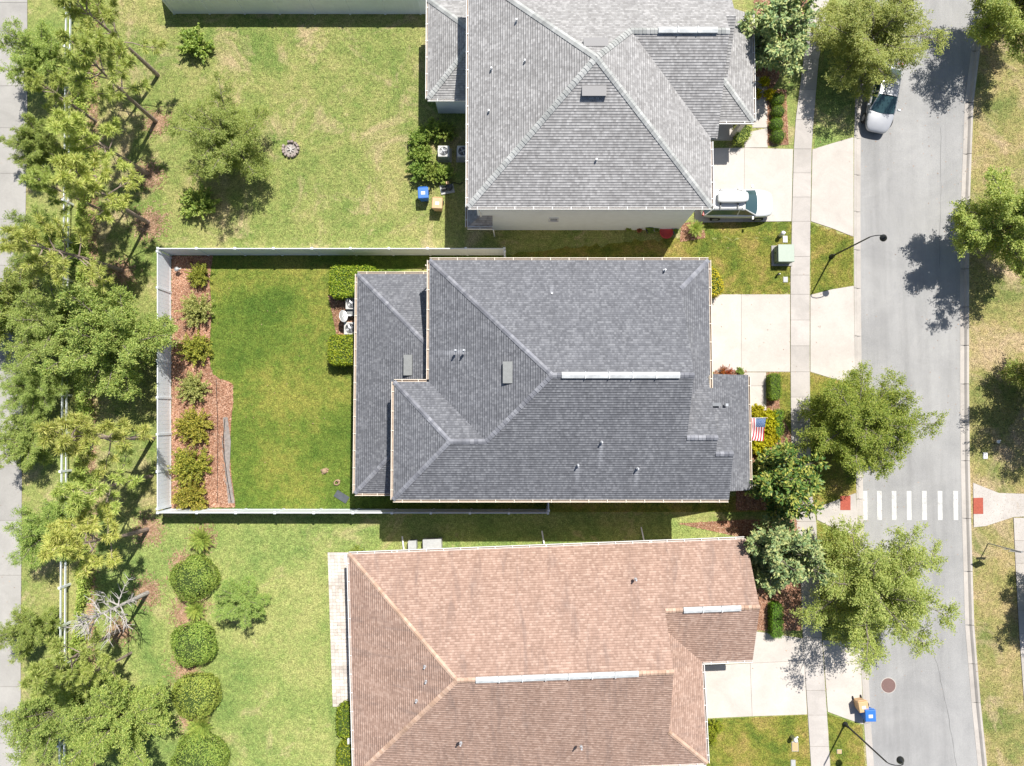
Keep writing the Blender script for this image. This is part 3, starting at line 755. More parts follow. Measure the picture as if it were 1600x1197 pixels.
# ------------------------------------------------------------------ houses
def roof_mesh(name, planes, mat, parent):
    me = bpy.data.meshes.new(name); bm = bmesh.new(); uvl = bm.loops.layers.uv.new('UVMap'); cache = {}
    def gv(p):
        k = tuple(round(c, 3) for c in p)
        if k not in cache: cache[k] = bm.verts.new(p)
        return cache[k]
    for pl in planes:
        pts = [Vector(p) for p in pl]
        n = Vector((0, 0, 0))
        for i in range(len(pts)):
            a, b = pts[i], pts[(i + 1) % len(pts)]
            n += Vector(((a.y - b.y) * (a.z + b.z), (a.z - b.z) * (a.x + b.x), (a.x - b.x) * (a.y + b.y)))
        n.normalize()
        if n.z < 0: pts = pts[::-1]; n = -n
        h = Vector((0, 0, 1)).cross(n).normalized(); s = n.cross(h)
        f = bm.faces.new([gv(p) for p in pts])
        for l in f.loops: l[uvl].uv = (l.vert.co.dot(h), l.vert.co.dot(s))
    bm.to_mesh(me); bm.free()
    o = link(name, me, mat, parent)
    sol = o.modifiers.new('thick', 'SOLIDIFY'); sol.thickness = 0.06; sol.offset = -1
    return o
def ridge_caps(edges, mat, parent, piece=0.2, w=0.13):
    mb = MB()
    for a, b in edges:
        a, b = Vector(a), Vector(b); L = (b - a).length; k = max(1, int(L / piece)); t = (b - a) / L
        s = t.cross(Vector((0, 0, 1))).normalized()
        for i in range(k):
            p = a + t * (i * L / k); e = a + t * ((i + 1) * L / k + 0.03)
            up0 = 0.02 + 0.008 * (i % 2); up1 = up0 + 0.028; dz = w * (0.36 if abs(t.z) > 0.05 else 0.47)
            vs = []
            for pt, up in ((p, up1), (e, up0)):
                vs += [pt + s * w + Vector((0, 0, up - dz)), pt + Vector((0, 0, up + 0.012)), pt - s * w + Vector((0, 0, up - dz))]
            mb.add(vs, [(0, 1, 4, 3), (1, 2, 5, 4), (0, 3, 5, 2), (0, 2, 1), (3, 4, 5)])
    return tag(mb.build('ridge_cap', mat, parent), kind='stuff')
def gutter(a, b, out, mat, parent, hang=1.05):
    """open trough with straps; a, b along the eave, out = outward unit vector"""
    a, b, out = Vector(a), Vector(b), Vector(out); w, h = 0.135, 0.11
    up = Vector((0, 0, 1)); z0 = Vector((0, 0, -0.10))
    mb = MB(); t = (b - a).normalized()
    def slab(o0, o1, u0, u1, mi):
        vs = [p + out * o + up * u + z0 for p in (a, b) for o, u in ((o0, u0), (o1, u0), (o1, u1), (o0, u1))]
        mb.add(vs, [(0, 1, 2, 3), (7, 6, 5, 4), (0, 4, 5, 1), (1, 5, 6, 2), (2, 6, 7, 3), (3, 7, 4, 0)], mi)
    slab(0.004, w, -0.03, 0.0, 1)              # bottom, darker brown inside
    slab(w - 0.028, w + 0.004, 0.001, h, 0)    # outer lip
    slab(0.002, 0.016, 0.001, h + 0.005, 0)    # back
    slab(-0.03, 0.001, -0.10, h - 0.03, 0)     # fascia
    g = mb.build('gutter', [mat, M['gutter_in']], parent)
    hb = MB(); L = (b - a).length; k = max(1, round(L / hang)); rz = math.atan2(t.y, t.x)
    for i in range(k):
        p = a.lerp(b, (i + 0.5) / k) + out * (w / 2) + up * (h + 0.004) + z0
        hb.box(p, (0.035, w + 0.03, 0.008), rz)
    tag(hb.build('hanger', mat, g), kind='stuff')
    return g
def pipe_vent(px, py, plane_z, parent, slope_dir, r=0.045, h=0.34):
    """plumbing stack with flange; slope_dir = downhill direction"""
    p = W(px, py, plane_z)
    mb = MB(); mb.tube([p + Vector((0, 0, -0.1)), p + Vector((0, 0, h))], [r * 1.5, r], 10)
    mb.lathe([(r * 1.9, 0), (r * 1.6, 0.1)], p, 10)
    return mb.build('vent_pipe', M['lead'], parent)
def box_vent(c, along, down, size, mat, parent):
    """low slant-back vent: along = horizontal axis, down = downslope unit vector (3D)"""
    L, Wd, Hh = size; c = Vector(c); along = Vector(along).normalized(); down = Vector(down).normalized(); n = along.cross(down)
    if n.z < 0: n = -n
    pts = [c + along * (sx * L / 2) + down * d + n * h for sx in (-1, 1) for d, h in ((-Wd / 2, 0.02), (Wd / 2, 0.02), (Wd / 2, Hh), (-Wd / 2, 0.04))]
    mb = MB().add(pts, [(0, 1, 2, 3), (7, 6, 5, 4), (0, 4, 5, 1), (1, 5, 6, 2), (2, 6, 7, 3), (3, 7, 4, 0)])
    fl = [c + along * (sx * (L / 2 + 0.08)) + down * d + n * 0.012 for sx, d in ((-1, -Wd / 2 - 0.1), (1, -Wd / 2 - 0.1), (1, Wd / 2 + 0.05), (-1, Wd / 2 + 0.05))]
    o = mb.build('roof_vent', mat, parent)
    lv = MB()
    for i in range(6):
        x = (i - 2.5) / 6 * L
        q0 = c + along * x + down * (Wd / 2 + 0.004)
        lv.add([q0 + along * -0.03 + n * 0.03, q0 + along * 0.03 + n * 0.03, q0 + along * 0.03 + n * (Hh - 0.02), q0 - along * 0.03 + n * (Hh - 0.02)], [(0, 1, 2, 3)])
    tag(lv.build('louvre', M['dark_metal'], o), kind='stuff')
    return o
def ridge_vent(a, b, mat, parent):
    a, b = Vector(a), Vector(b); t = (b - a).normalized(); s = t.cross(Vector((0, 0, 1))).normalized()
    vs = []
    for p in (a, b):
        vs += [p + s * 0.17 + Vector((0, 0, 0.0)), p + s * 0.16 + Vector((0, 0, 0.06)), p + Vector((0, 0, 0.115)), p - s * 0.16 + Vector((0, 0, 0.06)), p - s * 0.17]
    mb = MB().add(vs, [(0, 1, 6, 5), (1, 2, 7, 6), (2, 3, 8, 7), (3, 4, 9, 8), (0, 4, 3, 2, 1), (5, 6, 7, 8, 9)])
    o = mb.build('ridge_vent', M['vent_white'], parent); L = (b - a).length; k = max(2, round(L / 1.25)); rz = math.atan2(t.y, t.x)
    for i in range(1, k): MB().box(a.lerp(b, i / k) + Vector((0, 0, 0.075 + random.uniform(0, .006))), (.05, .36, .1), rz).build('joint_cover', M['vent_white'], o)
    return o
def wall_ring(poly, z0, z1, mat, parent, name='wall'):
    return MB().prism(poly, z0, z1).build(name, mat, parent)
def window(c, w, h, nrm, parent, frame=None):
    """frame + pane on a wall; c centre on wall face, nrm outward"""
    c, nrm = Vector(c), Vector(nrm).normalized(); rz = math.atan2(nrm.y, nrm.x) + math.pi / 2
    mb = MB(); t = Vector((-nrm.y, nrm.x, 0))
    for s in (-1, 1):
        mb.box(c + t * s * w / 2 + nrm * 0.02, (0.07, 0.08, h + 0.07), rz); mb.box(c + Vector((0, 0, s * h / 2)) + nrm * 0.021, (w - 0.07, 0.08, 0.07), rz)
    mb.box(c + nrm * 0.018, (w - 0.07, 0.05, 0.04), rz)
    wd = mb.build('window', frame or M['white_metal'], parent)
    MB().box(c + nrm * 0.006, (w - 0.07, 0.012, h - 0.07), rz).build('pane', M['window'], wd)
    MB().box(c + nrm * 0.06 + Vector((0, 0, -h / 2 - 0.06)), (w + 0.14, 0.12, 0.05), rz).build('sill', frame or M['white_metal'], wd)
    return wd
def garage_door(c, w, h, nrm, parent, mat):
    c, nrm = Vector(c), Vector(nrm).normalized(); rz = math.atan2(nrm.y, nrm.x) + math.pi / 2; t = Vector((-nrm.y, nrm.x, 0))
    fr = MB()
    for s in (-1, 1): fr.box(c + t * s * (w / 2 + 0.05) + Vector((0, 0, h / 2)) + nrm * 0.03, (0.1, 0.08, h), rz)
    fr.box(c + Vector((0, 0, h + 0.05)) + nrm * 0.03, (w + 0.2, 0.082, 0.1), rz)
    d = fr.build('garage_door', mat, parent)
    for i in range(4):
        MB().box(c + Vector((0, 0, (i + 0.5) * h / 4)) + nrm * 0.02, (w - 0.01, 0.04, h / 4 - 0.015), rz).build('panel', mat, d)
    return d
def downspout(a, b, mat, parent):
    return MB().tube([Vector(a), Vector(b) + Vector((0, 0, 0.3)), Vector(b)], 0.045, 6).build('downspout', mat, parent)

# --- the slate grey roofed house on the fenced lot
E6 = 6.4
HS = empty('house', W(880, 600), 0, 'two storey house with slate grey hip roof on the white fenced lot', 'house')
HS.location = (2.0, 2.0, 0)
def at_house(root):
    """children are written in world coordinates"""
    inv = Matrix.Translation(root.location) @ Matrix.Rotation(root.rotation_euler.z, 4, 'Z')
    im = inv.inverted()
    for ch in root.children: ch.matrix_parent_inverse = im
xW1, yN, xW2, yNo, yS, xE = -4.67, 9.0, -6.62, 2.1, -4.48, 11.13
R1 = E6 + 3.37; yR = 2.26; xg = 9.35
pl = [
 [(xW1, yN, E6), (2.07, yR, R1), (xg, yR, R1), (xg, 7.22, 7.29), (xE, yN, E6)],
 [(xW1, yN, E6), (xW1, yNo, E6), (-1.38, -1.19, 8.045), (2.07, yR, R1)],
 [(xW2, yNo, E6), (-3.33, -1.19, 8.045), (-1.38, -1.19, 8.045), (xW1, yNo, E6)],
 [(xW2, yNo, E6), (xW2, yS, E6), (-3.33, -1.19, 8.045)],
 [(xW2, yS, E6), (-3.33, -1.19, 8.045), (-1.38, -1.19, 8.045), (2.07, yR, R1), (xg, yR, R1), (xg, -0.99, 8.145), (11.0, -0.99, 8.145), (11.0, -1.87, 7.705), (11.95, -1.87, 7.705), (12.08, yS, E6)],
 [(xg, -0.99, 8.145), (11.0, -0.99, 8.145), (11.0, 2.37, 6.465), (xg, 0.72, 7.29)],
 [(11.0, -1.87, 7.705), (11.95, -1.87, 7.705), (11.95, 0.62, 6.46), (11.0, 0.62, 6.46)],
 [(xg, 7.22, 7.29), (xE, yN, E6), (xE, 2.5, E6), (xg, 0.72, 7.29)],
]
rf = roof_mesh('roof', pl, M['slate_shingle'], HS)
ridge_caps([((xW1, yN, E6), (2.07, yR, R1)), ((-1.38, -1.19, 8.045), (2.07, yR, R1)), ((xW2, yNo, E6), (-3.33, -1.19, 8.045)), ((xW2, yS, E6), (-3.33, -1.19, 8.045)),
            ((-3.33, -1.19, 8.045), (-1.38, -1.19, 8.045)), ((2.07, yR, R1), (2.6, yR, R1)), ((8.6, yR, R1), (xg, yR, R1)), ((xE, yN, E6), (xg, 7.22, 7.29)),
            ((xg, -0.99, 8.145), (11.0, -0.99, 8.145)), ((11.0, -1.87, 7.705), (11.95, -1.87, 7.705))], M['slate_cap'], rf)
ridge_vent((2.55, yR, R1), (8.62, yR, R1), M['white_metal'], rf)
ld = lambda x, y: Vector((x, y, -0.5))
box_vent((W(795, 581, 9.2).x, W(795, 581, 9.2).y, E6 + 0.5 * (W(795, 581, 9.2).x - xW1)), (0, 1, 0), (-1, 0, -0.5), (1.15, 0.45, 0.26), M['vent_grey'], rf)
for px, py, z in ((712, 548, 7.7), (725, 548, 7.9), (862, 460, 7.2), (1038, 423, 6.8), (903, 727, 7.5), (940, 691, 8.1), (996, 732, 7.4)):
    pipe_vent(px, py, z, rf, None)
rr = [(-9.5, 8.91), (-4.3, 8.91), (-4.3, 3.71), (-6.3, 2.0), (-9.5, -4.48), (-6.3, -4.48)]
pl = [[(-9.5, 8.91, 3), (-4.3, 8.91, 3), (-4.3, 3.71, 5.6)],
      [(-9.5, 8.91, 3), (-9.5, -4.48, 3), (-6.3, -1.28, 4.6), (-6.3, 1.9, 4.6), (-4.3, 1.9, 5.6), (-4.3, 3.71, 5.6)],
      [(-9.5, -4.48, 3), (-6.3, -4.48, 3), (-6.3, -1.28, 4.6)]]
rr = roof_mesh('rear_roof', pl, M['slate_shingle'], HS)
ridge_caps([((-9.5, 8.91, 3), (-4.3, 3.71, 5.6)), ((-9.5, -4.48, 3), (-6.3, -1.28, 4.6))], M['slate_cap'], rr)
v = W(640, 571, 4.6); box_vent((v.x, v.y, 3 + 0.5 * (v.x + 9.5)), (0, 1, 0), (-1, 0, -0.5), (1.2, 0.45, 0.26), M['vent_grey'], rr)
pl = [[(14.4, 2.69, 3.0), (14.4, -4.29, 3.0), (10.72, -4.29, 4.47), (10.72, 2.69, 4.47)]]
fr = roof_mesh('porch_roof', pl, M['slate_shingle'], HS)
v = W(1125, 632, 4.05)
mbv = MB(); mbv.box(v + Vector((-0.25, 0, 0.05)), (0.62, 0.20, 0.10), 0, ry=0.38); o = mbv.build('roof_vent', M['grey_metal'], fr)
MB().box(v + Vector((0.42, -0.02, -0.13)), (0.2, 0.16, 0.12), 0, ry=0.38).build('roof_vent', M['lead'], fr)
g = M['cream_gutter']
for a, b, o_ in (((xW1, yN, E6), (xE, yN, E6), (0, 1, 0)), ((xW1, yNo + 0.135, E6), (xW1, yN, E6), (-1, 0, 0)), ((xW2, yNo, E6), (xW1 - 0.135, yNo, E6), (0, 1, 0)), ((xW2, yS, E6), (xW2, yNo, E6), (-1, 0, 0)),
                 ((xW2, yS, E6), (12.05, yS, E6), (0, -1, 0)), ((xE, 1.75, E6), (xE, yN, E6), (1, 0, 0)), ((-9.5, -4.48, 3), (-9.5, 8.91, 3), (-1, 0, 0)), ((-9.5, 8.91, 3), (-4.85, 8.91, 3), (0, 1, 0)),
                 ((-9.5, -4.48, 3), (-6.78, -4.48, 3), (0, -1, 0)), ((14.4, -4.2, 3), (14.4, 2.6, 3), (1, 0, 0))):
    gutter(a, b, o_, g, HS)
w1 = [(-4.3, 8.62), (10.72, 8.62), (10.72, 0.5), (11.6, 0.5), (11.6, -4.1), (-6.22, -4.1), (-6.22, 1.72), (-4.3, 1.72)]
wl_ = wall_ring(w1, -0.1, 6.27, M['stucco_cream'], HS)
MB().sheet([(xW1, yN), (xE, yN), (xE, 0.6), (12.0, 0.6), (12.05, yS), (xW2, yS), (xW2, yNo), (xW1, yNo)], 6.276).build('soffit', M['soffit'], HS)
wall_ring([(-9.1, 8.52), (-4.31, 8.52), (-4.31, 1.71), (-6.23, 1.71), (-6.23, -4.09), (-9.1, -4.09)], -0.1, 2.86, M['stucco_cream'], HS)
MB().sheet([(-9.5, 8.91), (-4.3, 8.91), (-4.3, 1.72), (-6.22, 1.72), (-6.22, -4.48), (-9.5, -4.48)], 2.87).build('soffit', M['soffit'], HS)
gm = MB(); gm.add([(xg - 0.12, 7.2, 7.15), (xg - 0.12, 0.72, 7.15), (xg - 0.12, -0.99, 7.98), (xg - 0.12, -0.99, 8.06), (xg - 0.12, yR, R1 - 0.08)], [(0, 1, 2, 3, 4)])
gm.build('gable_wall', M['stucco_cream'], HS)
MB().add([(10.9, 2.2, 6.27), (10.9, -1.9, 6.27), (10.9, -1.9, 7.6), (10.9, -0.99, 8.06)], [(0, 1, 2, 3)]).build('gable_wall', M['stucco_cream'], HS)
MB().add([(11.6, 0.5, 6.27), (11.6, -4.1, 6.27), (11.6, -4.1, 6.5), (11.6, -1.87, 7.62)], [(0, 1, 2, 3)]).build('gable_wall', M['stucco_cream'], HS)
for y in (2.3, -3.9): MB().box((14.05, y, 1.42), (0.3, 0.3, 2.84)).build('porch_column', M['stucco_cream'], HS)
MB().box((14.05, -0.8, 2.78), (0.22, 5.86, 0.24)).build('porch_beam', M['white_metal'], HS)
MB().box((13.0, -0.8, 0.09), (2.8, 6.8, 0.16)).build('porch_floor', M['concrete'], HS)
garage_door((10.72, 5.6, 0.03), 4.6, 2.2, (1, 0, 0), HS, M['white_metal'])
dr = MB().box((11.63, -0.6, 1.17), (0.06, 1.0, 2.05)).build('door', M['door'], HS)
MB().lathe([(0.03, 0), (0.035, 0.03), (0.0, 0.05)], (11.69, -0.25, 1.1), 8).build('handle', M['galv'], dr)
for c, w, h, n_ in (((11.6, -3.0, 1.5), 1.2, 1.5, (1, 0, 0)), ((10.72, 4.0, 4.9), 1.4, 1.4, (1, 0, 0)), ((10.72, 7.2, 4.9), 1.0, 1.4, (1, 0, 0)), ((11.6, -2.4, 5.2), 1.4, 1.3, (1, 0, 0)), ((-9.1, 6.0, 1.5), 1.4, 1.4, (-1, 0, 0)), ((-9.1, -1.0, 1.2), 2.4, 2.1, (-1, 0, 0)),
                    ((2.0, -4.1, 4.7), 1.1, 1.3, (0, -1, 0)), ((7.0, -4.1, 4.7), 1.1, 1.3, (0, -1, 0)), ((2.0, 8.62, 4.7), 1.1, 1.3, (0, 1, 0)), ((7.0, 8.62, 4.7), 1.1, 1.3, (0, 1, 0))):
    window(c, w, h, n_, HS)
downspout((-6.3, -4.62, 6.25), (-6.3, -4.25, 0.1), g, HS); downspout((-4.9, 8.75, 6.2), (-4.5, 8.75, 3.2), g, HS)
at_house(HS)

# --- the light grey roofed house to the north
HN = empty('house', (4.4, 19, 0), 0, 'white walled two storey house with light grey roof beside the station wagon', 'house')
xw, xe, ys, ye = -2.5, 11.35, 12.05, 25.9
AX, AY, AZ_ = 4.425, 18.975, E6 + 3.4625
d = 2.0; GX, GY, GZ = AX + d, AY + d, AZ_ - d / 2
VX, VY = GX + (GZ - E6) * 2, GY - (GZ - E6) * 2
pl = [[(xw, ys, E6), (xe, ys, E6), (AX, AY, AZ_)], [(xw, ys, E6), (xw, ye, E6), (AX, AY, AZ_)],
      [(xw, ye, E6), (AX, AY, AZ_), (GX, GY, GZ), (11.75, GY, GZ), (11.75, 22.1, GZ - (22.1 - GY) / 2), (12.3, 22.1, GZ - (22.1 - GY) / 2), (12.3, ye, E6)],
      [(AX, AY, AZ_), (GX, GY, GZ), (xe, VY, E6), (xe, ys, E6)],
      [(GX, GY, GZ), (11.75, GY, GZ), (11.75, VY, E6), (xe, VY, E6)],
      [(11.75, 22.1, GZ - (22.1 - GY) / 2), (12.3, 22.1, GZ - (22.1 - GY) / 2), (12.2, 19.3, GZ - (22.1 - GY) / 2 - 1.4), (11.4, 19.3, GZ - (22.1 - GY) / 2 - 1.4), (11.4, 22.1, GZ - (22.1 - GY) / 2)]]
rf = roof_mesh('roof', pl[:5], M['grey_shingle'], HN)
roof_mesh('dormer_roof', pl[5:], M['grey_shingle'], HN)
ridge_caps([((xw, ys, E6), (AX, AY, AZ_)), ((xe, ys, E6), (AX, AY, AZ_)), ((xw, ye, E6), (AX, AY, AZ_)), ((AX, AY, AZ_), (GX, GY, GZ)), ((GX, GY, GZ), (7.9, GY, GZ)), ((11.1, GY, GZ), (11.75, GY, GZ))], M['grey_cap'], rf, w=0.17)
ridge_vent((7.9, GY, GZ), (11.1, GY, GZ), M['white_metal'], rf)
v = W(928, 142, 9.1); box_vent((v.x, v.y, E6 + 0.5 * (v.y - ys)), (1, 0, 0), (0, -1, -0.5), (1.3, 0.5, 0.24), M['grey_shingle'], rf)
v = W(930, 72, 9.2); box_vent((v.x, v.y, AZ_ - 0.5 * (v.y - AY)), (1, 0, 0), (0, 1, -0.5), (1.3, 0.42, 0.24), M['grey_shingle'], rf)
for px, py, z in ((807, 35, 7.7), (768, 110, 7.0), (820, 98, 7.9), (764, 176, 6.9), (931, 252, 7.4)): pipe_vent(px, py, z, rf, None, 0.05)
pl = [[(-5.25, 26.3, 3), (-5.25, 19.9, 3), (-2.1, 23.05, 4.6)], [(-5.25, 26.3, 3), (-2.1, 26.3, 3), (-2.1, 23.15, 4.6), (-2.1, 23.05, 4.6)], [(-5.25, 19.9, 3), (-2.1, 19.9, 3), (-2.1, 23.05, 4.6)]]
rr = roof_mesh('rear_roof', pl, M['grey_shingle'], HN)
ridge_caps([((-5.25, 19.9, 3), (-2.1, 23.05, 4.6)), ((-5.25, 26.3, 3), (-2.1, 23.15, 4.6))], M['grey_cap'], rr, w=0.17)
pc = W(1178, 190, 3); px0, py0 = pc.x, pc.y
pl = [[(px0, py0, 3), (px0, 25.3, 3), (11.0, 25.3, 3 + 0.5 * (px0 - 11.0)), (11.0, py0 + px0 - 11.0, 3 + 0.5 * (px0 - 11.0))], [(px0, py0, 3), (11.0, py0, 3), (11.0, py0 + px0 - 11.0, 3 + 0.5 * (px0 - 11.0))]]
rp = roof_mesh('porch_roof', pl, M['grey_shingle'], HN)
ridge_caps([((px0, py0, 3), (11.0, py0 + px0 - 11.0, 3 + 0.5 * (px0 - 11.0)))], M['grey_cap'], rp, w=0.17)
g = M['white_gutter']
for a, b, o_ in (((xw, ys, E6), (xe, ys, E6), (0, -1, 0)), ((xw, ys, E6), (xw, ye, E6), (-1, 0, 0)), ((xe, ys, E6), (xe, VY - 0.2, E6), (1, 0, 0)), ((-5.25, 19.9, 3), (-5.25, 26.3, 3), (-1, 0, 0)), ((-5.25, 19.9, 3), (-2.8, 19.9, 3), (0, -1, 0)),
                 ((-5.25, 26.3, 3), (-2.8, 26.3, 3), (0, 1, 0)), ((px0, py0, 3), (px0, 25.3, 3), (1, 0, 0)), ((11.6, py0, 3), (px0, py0, 3), (0, -1, 0))):
    gutter(a, b, o_, g, HN)
wall_ring([(-2.1, 12.45), (10.95, 12.45), (10.95, 16.2), (11.35, 16.2), (11.35, 25.5), (-2.1, 25.5)], -0.1, 6.27, M['stucco_white'], HN)
MB().sheet([(xw, ys), (xe, ys), (xe, VY), (11.75, VY), (11.75, ye), (xw, ye)], 6.276).build('soffit', M['soffit'], HN)
MB().add([(11.6, VY + 0.2, 6.3), (11.6, ye - 0.3, 6.3), (11.6, GY, GZ - 0.08)], [(0, 1, 2)]).build('gable_wall', M['stucco_white'], HN)
wall_ring([(-4.9, 20.3), (-2.11, 20.3), (-2.11, 25.9), (-4.9, 25.9)], -0.1, 2.86, M['stucco_white'], HN)
# side bay with its own little roof
b0 = W(719, 276, 3); b1 = W(722, 348, 3)
roof_mesh('bay_roof', [[(-2.75, 13.1, 2.9), (-2.75, 11.85, 2.9), (-2.0, 12.4, 3.3), (-2.0, 13.9, 3.3)], [(-2.75, 11.85, 2.9), (-1.2, 11.85, 2.9), (-1.2, 12.44, 3.3), (-2.0, 12.44, 3.3)]], M['grey_shingle'], HN)
MB().add([(-2.75, 13.6, 2.88), (-2.75, 11.85, 2.88), (-1.2, 11.85, 2.88), (-1.2, 12.44, 2.88), (-2.1, 12.44, 2.88), (-2.1, 13.6, 2.88)], [(5, 4, 3, 2, 1, 0)]).build('soffit', M['soffit'], HN)
gutter((-2.75, 11.85, 2.95), (-1.2, 11.85, 2.95), (0, -1, 0), g, HN); gutter((-2.75, 11.85, 2.95), (-2.75, 13.6, 2.95), (-1, 0, 0), g, HN)
window((2.6, 12.45, 2.6), 0.5, 0.45, (0, -1, 0), HN)
for c, w, h, n_ in (((-2.1, 15.5, 4.8), 1.2, 1.4, (-1, 0, 0)), ((-2.1, 18.0, 4.8), 1.0, 1.4, (-1, 0, 0)), ((11.35, 18.0, 5.2), 1.3, 1.3, (1, 0, 0))): window(c, w, h, n_, HN)
garage_door((10.95, 14.3, 0.03), 3.4, 2.2, (1, 0, 0), HN, M['white_metal'])
MB().box((px0 - 0.35, py0 + 0.35, 1.42), (0.3, 0.3, 2.84)).build('porch_column', M['stucco_tan'], HN)
MB().box((px0 - 2.0, py0 + 2.5, 0.08), (3.2, 5.0, 0.15)).build('porch_floor', M['concrete'], HN)
downspout((-1.9, 12.0, 6.2), (-1.9, 12.38, 3.4), g, HN); downspout((-1.15, 11.7, 2.8), (-1.15, 12.0, 0.1), g, HN)
at_house(HN)

# --- the brown roofed single storey house to the south
org = W(545, 866, 2.9); ne = W(1167, 842, 2.9); ang = math.atan2(ne.y - org.y, ne.x - org.x)
HP = empty('house', (org.x, org.y, 0), ang, 'single storey house with weathered reddish brown roof beside the paver patio', 'house')
E3 = 2.9; D = 13.1; hv = 6.55; RZ = E3 + 3.275
L_ = lambda u, v, z: (u, -v, z)
pl = [[L_(0, 0, E3), L_(hv, hv, RZ), L_(18.55, hv, RZ), L_(18.55, 3.6, 4.7), L_(24, 3.6, 4.7), L_(24, 0, E3)],
      [L_(0, D, E3), L_(hv, hv, RZ), L_(18.55, hv, RZ), L_(18.55, 10.68, 4.11), L_(20.97, D, E3)],
      [L_(18.55, 10.68, 4.11), L_(20.97, D, E3), L_(20.97, 7.2, E3), L_(18.55, 4.78, 4.11)],
      [L_(18.55, 3.6, 4.7), L_(24, 3.6, 4.7), L_(24, 7.2, E3), L_(20.97, 7.2, E3), L_(18.55, 4.78, 4.11)],
      [L_(0, 0, E3), L_(0, D, E3), L_(hv, hv, RZ)]]
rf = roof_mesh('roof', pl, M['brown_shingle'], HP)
ridge_caps([(L_(0, 0, E3), L_(hv, hv, RZ)), (L_(0, D, E3), L_(hv, hv, RZ)), (L_(hv, hv, RZ), L_(7.6, hv, RZ)), (L_(16.6, hv, RZ), L_(18.55, hv, RZ)), (L_(20.97, D, E3), L_(18.55, 10.68, 4.11)),
            (L_(18.55, 3.6, 4.7), L_(19.6, 3.6, 4.7)), (L_(22.9, 3.6, 4.7), L_(24, 3.6, 4.7))], M['brown_cap'], rf)
ridge_vent(L_(7.6, hv, RZ), L_(16.6, hv, RZ), M['white_metal'], rf); ridge_vent(L_(19.6, 3.6, 4.7), L_(22.9, 3.6, 4.7), M['white_metal'], rf)
ri = Matrix.Rotation(-ang, 3, 'Z')
for px, py, z in ((664, 1041, 5.2), (666, 1064, 5.2), (651, 1094, 4.9), (720, 1161, 4.8), (993, 905, 4.3), (908, 1167, 4.6)):
    p = W(px, py, z); q_ = ri @ (p - Vector((org.x, org.y, 0)))
    mb = MB(); mb.tube([q_ + Vector((0, 0, -0.1)), q_ + Vector((0, 0, 0.34))], [0.07, 0.05], 10); mb.lathe([(0.1, 0), (0.08, 0.1)], q_, 10); mb.build('vent_pipe', M['lead'], rf)
g = M['white_gutter']
for a, b, o_ in ((L_(0, 0, E3), L_(23.9, 0, E3), (0, 1, 0)), (L_(0, D, E3), L_(0, 0, E3), (-1, 0, 0)), (L_(20.97, D, E3), L_(20.97, 7.3, E3), (1, 0, 0)), (L_(21.0, 7.2, E3), L_(24, 7.2, E3), (0, -1, 0)), (L_(0, D, E3), L_(20.9, D, E3), (0, -1, 0))):
    gutter(a, b, o_, g, HP)
wall_ring([L_(0.4, 0.4, 0)[:2], L_(23.6, 0.4, 0)[:2], L_(23.6, 6.8, 0)[:2], L_(20.6, 6.8, 0)[:2], L_(20.6, 12.7, 0)[:2], L_(0.4, 12.7, 0)[:2]], -0.1, 2.76, M['stucco_tan'], HP)
MB().sheet([L_(0, 0, 0)[:2], L_(24, 0, 0)[:2], L_(24, 7.2, 0)[:2], L_(20.97, 7.2, 0)[:2], L_(20.97, D, 0)[:2], L_(0, D, 0)[:2]], 2.77).build('soffit', M['soffit'], HP)
MB().add([L_(23.6, 0.3, 2.77), L_(23.6, 6.9, 2.77), L_(23.6, 3.6, 4.58)], [(0, 1, 2)]).build('gable_wall', M['stucco_tan'], HP)
MB().add([L_(18.4, 3.65, 4.62), L_(18.4, 4.78, 4.03), L_(18.4, 10.68, 4.03), L_(18.4, 6.55, 6.1)], [(0, 1, 2, 3)]).build('gable_wall', M['stucco_tan'], HP)
garage_door(L_(20.6, 9.8, 0.03), 4.4, 2.15, (1, 0, 0), HP, M['white_metal'])
for c, w, h, n_ in ((L_(4.0, 0.4, 1.5), 1.2, 1.3, (0, 1, 0)), (L_(12.0, 0.4, 1.5), 1.2, 1.3, (0, 1, 0)), (L_(0.4, 6.0, 1.3), 2.2, 2.0, (-1, 0, 0)), (L_(23.6, 3.6, 1.5), 1.6, 1.4, (1, 0, 0))): window(c, w, h, n_, HP)
for u in (2.9, 11.9, 18.3):
    MB().tube([L_(u, -0.1, 2.8), L_(u, 0.3, 2.6), L_(u, 0.3, 0.25), L_(u - 0.1, -0.5, 0.06)], 0.05, 6).build('downspout', g, HP)

